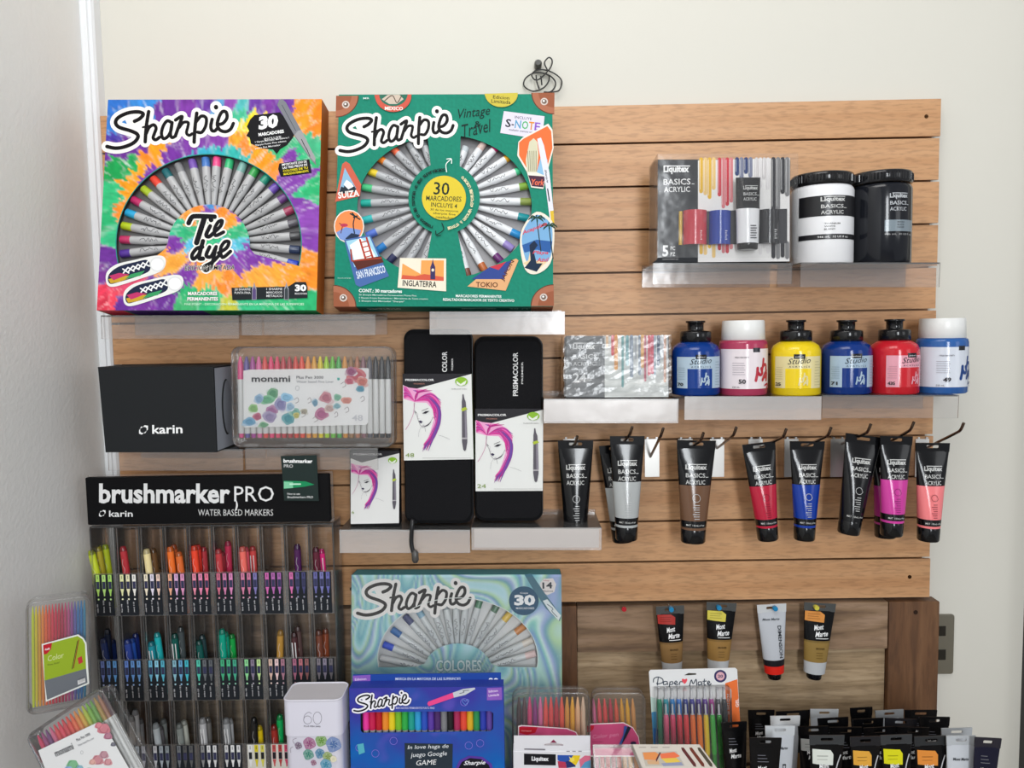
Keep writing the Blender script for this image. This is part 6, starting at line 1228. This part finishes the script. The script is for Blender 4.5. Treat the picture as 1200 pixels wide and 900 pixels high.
# white hang-tab box
f3_ = down_to(fit((601.5, 899), (692.5, 899), (647, 864), -.2, 0), COUNTER+.0005)
tl_ = thing('paint_set_box', 'white box with hanging tab and black logo panel, in front of the fibre pens', 'paint box', f3_); w = f3_.w; hm = f3_.xz(647, 880)[1]
m = M(mat='card'); m.cbox(-w/2, 0, 0, w/2, .022, hm, '#dedde2'); m.S = f3_.S; m.poly([zP(*p) for p in [(105, 585), (385, 592), (385, 690), (105, 684)]], '#1c1c20'); T(m, zP, 'Liquitex', 172, 660, 150, 50, 7.5, '#e8e8ec', -1, bold=.04); m.poly([zP(*p) for p in [(108, 541), (292, 545), (292, 556), (108, 551)]], '#7c7880')
for k in range(3): m.poly([zP(*p) for p in [(478+k*52, 562), (508+k*52, 562), (508+k*52, 570), (478+k*52, 570)]], '#908c94')
for pts, c in (([(400, 598), (540, 600), (500, 650), (460, 690), (400, 640)], '#2f54a8'), ([(470, 655), (540, 640), (560, 700), (480, 712)], '#2c3870'), ([(540, 600), (600, 602), (590, 640), (560, 690), (520, 660), (500, 650)], '#e8c82c'), ([(590, 640), (640, 602), (690, 605), (690, 650), (600, 712)], '#d8708c'), ([(400, 650), (470, 660), (480, 712), (410, 712)], '#b83c58'), ([(640, 660), (690, 640), (690, 712), (600, 712)], '#5898c0'), ([(500, 610), (520, 625), (545, 620), (550, 650), (520, 660)], '#f0dc60')): m.poly([zP(*p) for p in pts], c)
m.build('carton', tl_)
m = M(mat='card'); htop = f3_.xz(647, 862.5)[1]; a = [(-w/2+.001, hm+.0002), (w/2-.001, hm+.0002), (w/2-.001, htop), (-w/2+.001, htop)]; sl = [f3_.xz(*zP(*p)) for p in [(285, 518), (450, 520), (450, 506), (400, 500), (365, 465), (332, 498), (285, 504)]]
vv, ee, ff, *_ = delaunay_2d_cdt([V(p) for p in a+sl], [(i, (i+1) % 4) for i in range(4)]+[(4+i, 4+(i+1) % 7) for i in range(7)], [], 0, 1e-7); ff = [f for f in ff if not inpoly(sum(vv[i].x for i in f)/3, sum(vv[i].y for i in f)/3, sl)]
for y in (.001, .0016): m.idx([(q.x, y, q.y) for q in vv], [tuple(f) for f in ff], '#dedde2')
m.build('hang_tab', tl_)
# empty clear tray and flat pastel box lying in front
f4_ = fit((697, 905), (748, 905), (716, 873), -.235, 48); f4_ = down_to(f4_, COUNTER+.004)
tt = thing('clear_tray', 'clear plastic lid lying between the pink-card case and the pastel pencil box', 'tray', f4_); w, h = f4_.w, f4_.xz(716, 872)[1]
m = M(mat='case'); 
m.cbox(-w/2, 0, 0, w/2, .0012, h, '#ffffff', c=.0004); m.cbox(-w/2, .0013, h-.002, w/2, .013, h, '#ffffff', c=.0004); m.cbox(-w/2, .0013, 0, -w/2+.0015, .013, h-.0025, '#ffffff', c=.0004); m.build('clear_shell', tt)
zQ = lambda x, y: (740+x/7.2, 775+y/7.2)
f5_ = fit((760, 905), (842, 905), (781, 873), -.255, 52); f5_ = down_to(f5_, COUNTER+.004)
tp_ = thing('pencil_box', 'pale pencil box with pastel painting and three printed pencils, lying in front of pens', 'box', f5_)
q = [f5_.xz(*zQ(*p)) for p in [(130, 1000), (800, 1000), (575, 698), (5, 698)]]; m = M(mat='card'); m.prism([tuple(x) for x in q], 0, .014, '#b8b0a6', ch=.0008); m.S = f5_.S
m.poly([zQ(*p) for p in [(12, 704), (570, 704), (730, 915), (105, 915)]], '#c8c0b6')
for pts, c in (([(85, 765), (380, 760), (450, 880), (120, 885)], '#b4aca0'), ([(95, 770), (200, 765), (240, 790), (200, 835), (110, 830)], '#d88a50'), ([(240, 780), (360, 765), (410, 800), (330, 830), (250, 822)], '#e0704c'), ([(250, 820), (380, 815), (415, 850), (300, 862)], '#d8b850'), ([(130, 838), (230, 835), (235, 870), (140, 868)], '#c8a078'), ([(210, 850), (250, 770), (236, 768), (205, 830)], '#5c3838'), ([(250, 860), (420, 850), (440, 880), (270, 885)], '#8c90a8')): m.poly([zQ(*p) for p in pts], c)
for x in (418, 488, 556): m.poly([zQ(*p) for p in [(x, 728), (x+22, 728), (x+125, 865), (x+128, 892), (x+105, 885), (x+8, 752)]], {418: '#5c2c2c', 488: '#6c3428', 556: '#4c4438'}[x])
for k in range(3): m.poly([zQ(*p) for p in [(60+k*100, 722), (120+k*100, 722), (124+k*100, 730), (64+k*100, 730)]], '#a09890')
m.build('carton', tp_)

# ============================================================ pen blister card
fb2 = fit((769, 899), (872, 899), (812, 786), -.13, 3); roll = Matrix.Rotation(math.radians(-1.5), 3, fb2.ey); fb2 = down_to(fb2, COUNTER+.0015)
bl_ = thing('pen_blister_pack', 'white blister card of many coloured clicking pens with orange side panel', 'pen pack', fb2)
q = [fb2.xz(*zQ(*p)) for p in [(225, 1400), (1000, 1400), (915, 480), (892, 70), (875, 55), (160, 73), (147, 90)]]
m = M(mat='card'); q[0] = (q[0][0], 0); q[1] = (q[1][0]-.01, 0); m.prism(q, 0, .0008, '#dedede'); m.S = fb2.S
Q = lambda L: [zQ(*p) for p in L]
m.poly(Q([(790, 185), (893, 150), (915, 480), (930, 640), (820, 640), (800, 400)]), '#e8743c'); p = zQ(750, 125); m.ell(*p, 7.4, 7.4, '#3c3860', 28); m.ell(*p, 5.0, 5.0, '#d8a8b0', 24); T(m, zQ, '20', 728, 138, 44, 26, 7.2, '#3c3860', 0, bold=.03); m.poly(Q([(165, 360), (205, 380), (230, 700), (185, 700)]), '#4888b0'); m.poly(Q([(160, 300), (200, 310), (205, 420), (168, 430)]), '#b8d0c8'); m.poly(Q([(185, 560), (245, 580), (250, 690), (190, 690)]), '#3864a8')
for st in ([(185, 175), (190, 145), (225, 132), (262, 150), (262, 178), (225, 190), (212, 185)], [(225, 140), (218, 200)], [(300, 170), (275, 170), (270, 195), (300, 190), (302, 172), (305, 195)], [(325, 172), (318, 215)], [(325, 176), (345, 170), (350, 190), (326, 195)], [(365, 188), (385, 178), (375, 165), (362, 185), (380, 198), (395, 190)], [(405, 195), (410, 172), (430, 172)], [(490, 205), (505, 155), (520, 190), (545, 150), (550, 200)], [(590, 172), (565, 175), (565, 198), (590, 190), (592, 175), (595, 198)], [(615, 150), (612, 195), (625, 198)], [(602, 168), (632, 165)], [(640, 188), (660, 178), (650, 165), (640, 185), (655, 198), (672, 188)]): m.rib(Q(st), 1.15, '#3c4450')
m.poly(Q(crv([(448, 190), (425, 160), (432, 145), (448, 152), (464, 145), (470, 160)], 3, True)), '#e0505c'); m.poly(Q([(445, 116), (480, 98), (545, 100), (545, 112), (480, 116)]), '#3c3830')
for t, x, y, w_, h_, rr in (('INKJOY', 845, 445, 175, 34, 90), ('GEL', 905, 385, 70, 26, 90)): T(m, zQ, t, x, y, w_, h_, 7.2, '#f4ece8', rr+2, bold=.02)
m.build('backing_card', bl_)
bk = ['#2c8a68', '#2f98a8', '#2f80c0', '#3878c8', '#33418c', '#3c3a90', '#4a2f88', '#5c3490', '#a83890', '#50505a', '#4a4a4e']
fr_c = ['#e86a90', '#e05078', '#e0485c', '#e04850', '#e8783c', '#e8803a', '#e8c83a', '#48b050', '#40a848']
def gel(x0, y0, x1, y1, c, yy, name='pen'):
    a = V(fb2.xz(*zQ(x0, y0))); b = V(fb2.xz(*zQ(x1, y1))); m = M(mat='gloss'); L = (a-b).length; d = mixc(c, '#000000', .35)
    m.rod((b.x, yy, max(b.y, .003)), (a.x, yy, a.y), [(0, .0030, c), (.3, .0036, c), (.31, .0034, d), (.5, .0034, d), (.51, .0040, c), (.86, .0040, c), (.9, .003, c), (.905, .0014, '#c8c8cc'), (1, .0014, '#d0d0d4')], 10); m.build(name, bl_)
for i, c in enumerate(bk): gel(225+i*54.5, 205, 262+i*56, 1150, c, -.005)
for i, c in enumerate(fr_c): gel(273+i*55, 325, 300+i*57, 1150, c, -.0142)
m = M(mat='clear'); q = [V(fb2.xz(*zQ(*p))) for p in ((200, 1300), (840, 1300), (812, 195), (190, 210))]; m.idx([(v.x, -.0192, max(.002, v.y)) for v in q]+[(v.x, -.0004, max(.002, v.y)) for v in q], [(0, 1, 2, 3), (0, 4, 5, 1), (1, 5, 6, 2), (2, 6, 7, 3), (3, 7, 4, 0)], '#ffffff'); m.build('clear_blister', bl_)

# ============================================================ crowd of tubes standing on the counter
def st_tube(px, pt, Y, wt, label, tab='#0e0e10', lab=None, kind='mm', lean=0, body='#0c0c0e', group='paint tubes crowded on the counter'):
    a = P(px, pt, Y); H = a.z-COUNTER-.001; b = V((a.x+lean, Y, COUNTER+.001)); ez = (a-b).normalized(); ey = V((0, 1, 0)); ex = ey.cross(ez).normalized(); s = (1.2+Y)/F
    f = Fr(b, ex, ez.cross(ex), ez, 0, (a-b).length); W = wt*s
    def art(m, H, z0, z1, wt_, wb):
        L = z1-z0
        if kind == 'dim': m.text('DIMENSION', wb*.10, z0+L*.72, L*.5, wt_*.12, '#22252a', rot=-90, bold=.02); m.text('Mont Marte', -wt_*.3, z0+L*.86, wt_*.55, .004, '#3c4046', bold=.02, shear=.3); return
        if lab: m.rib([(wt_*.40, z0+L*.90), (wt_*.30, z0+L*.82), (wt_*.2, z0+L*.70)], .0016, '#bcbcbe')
        if lab: m.poly([(-wt_*.42, z0+L*.82), (-wt_*.43, z0+L*.96), (wt_*.10, z0+L*.95), (wt_*.18, z0+L*.91), (wt_*.16, z0+L*.81)], lab); m.rect(-wt_*.3, z0+L*.89, wt_*.02, z0+L*.9, mixc(lab, '#000000', .45)); m.rect(-wt_*.3, z0+L*.86, wt_*.0, z0+L*.866, mixc(lab, '#000000', .45))
        else:
            for k in range(3): m.rect(-wt_*.25, z0+L*(.86+.03*k), wt_*(.1-.05*k), z0+L*(.866+.03*k), '#6c6c74')
        m.text('Mont', -wt_*.24, z0+L*.775, wt_*.3, L*.045, '#e4e4e4', bold=.02, shear=.35, rot=10); m.text('Marte', -wt_*.2, z0+L*.72, wt_*.42, L*.045, '#e4e4e4', bold=.02, shear=.35, rot=6)
    bands = [(.1, '#b4b6b8'), (.5, '#8a6a42'), (1, body)] if kind == 'mm' else [(.13, '#d0281e'), (.2, '#1c1c20'), (1, '#c2c6cc')]
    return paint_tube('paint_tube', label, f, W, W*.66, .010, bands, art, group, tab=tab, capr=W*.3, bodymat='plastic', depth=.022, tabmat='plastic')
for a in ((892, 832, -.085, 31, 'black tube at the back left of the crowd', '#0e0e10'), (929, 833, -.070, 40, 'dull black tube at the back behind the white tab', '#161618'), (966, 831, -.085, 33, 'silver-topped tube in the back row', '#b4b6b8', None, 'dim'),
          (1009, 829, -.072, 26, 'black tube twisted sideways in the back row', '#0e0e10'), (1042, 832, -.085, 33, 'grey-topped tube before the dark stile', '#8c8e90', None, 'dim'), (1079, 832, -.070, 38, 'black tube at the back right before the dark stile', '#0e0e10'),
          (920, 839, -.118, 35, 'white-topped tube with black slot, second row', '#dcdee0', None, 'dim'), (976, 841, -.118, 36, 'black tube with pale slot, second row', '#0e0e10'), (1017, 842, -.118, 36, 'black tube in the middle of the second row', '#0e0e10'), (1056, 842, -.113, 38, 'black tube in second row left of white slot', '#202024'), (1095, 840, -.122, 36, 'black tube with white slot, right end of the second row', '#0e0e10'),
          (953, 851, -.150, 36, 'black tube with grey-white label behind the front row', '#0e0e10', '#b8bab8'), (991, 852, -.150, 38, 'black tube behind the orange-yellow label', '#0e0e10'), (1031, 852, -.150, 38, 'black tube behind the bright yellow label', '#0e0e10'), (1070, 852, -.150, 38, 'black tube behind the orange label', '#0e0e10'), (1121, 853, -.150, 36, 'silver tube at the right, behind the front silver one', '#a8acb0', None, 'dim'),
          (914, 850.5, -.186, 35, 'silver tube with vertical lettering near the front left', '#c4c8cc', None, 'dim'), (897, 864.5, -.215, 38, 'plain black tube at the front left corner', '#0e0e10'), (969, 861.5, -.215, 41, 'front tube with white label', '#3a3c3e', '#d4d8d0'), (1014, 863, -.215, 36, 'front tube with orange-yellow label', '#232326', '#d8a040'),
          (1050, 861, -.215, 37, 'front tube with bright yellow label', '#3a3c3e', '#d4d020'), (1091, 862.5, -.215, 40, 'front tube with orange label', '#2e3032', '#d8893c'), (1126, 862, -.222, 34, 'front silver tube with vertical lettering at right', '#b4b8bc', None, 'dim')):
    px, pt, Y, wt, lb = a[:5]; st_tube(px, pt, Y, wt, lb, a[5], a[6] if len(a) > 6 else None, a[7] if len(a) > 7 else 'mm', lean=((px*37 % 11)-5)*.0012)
st_tube(1158, 864.5, -.235, 31, 'blue-black tube leaning right at the far right end', '#2a2830', None, 'mm', lean=-.012, body='#1a1a2c')
st_tube(860, 846, -.165, 30, 'black tube by the pen blister pack with small stickers', '#0e0e10', None, 'mm', lean=.006)
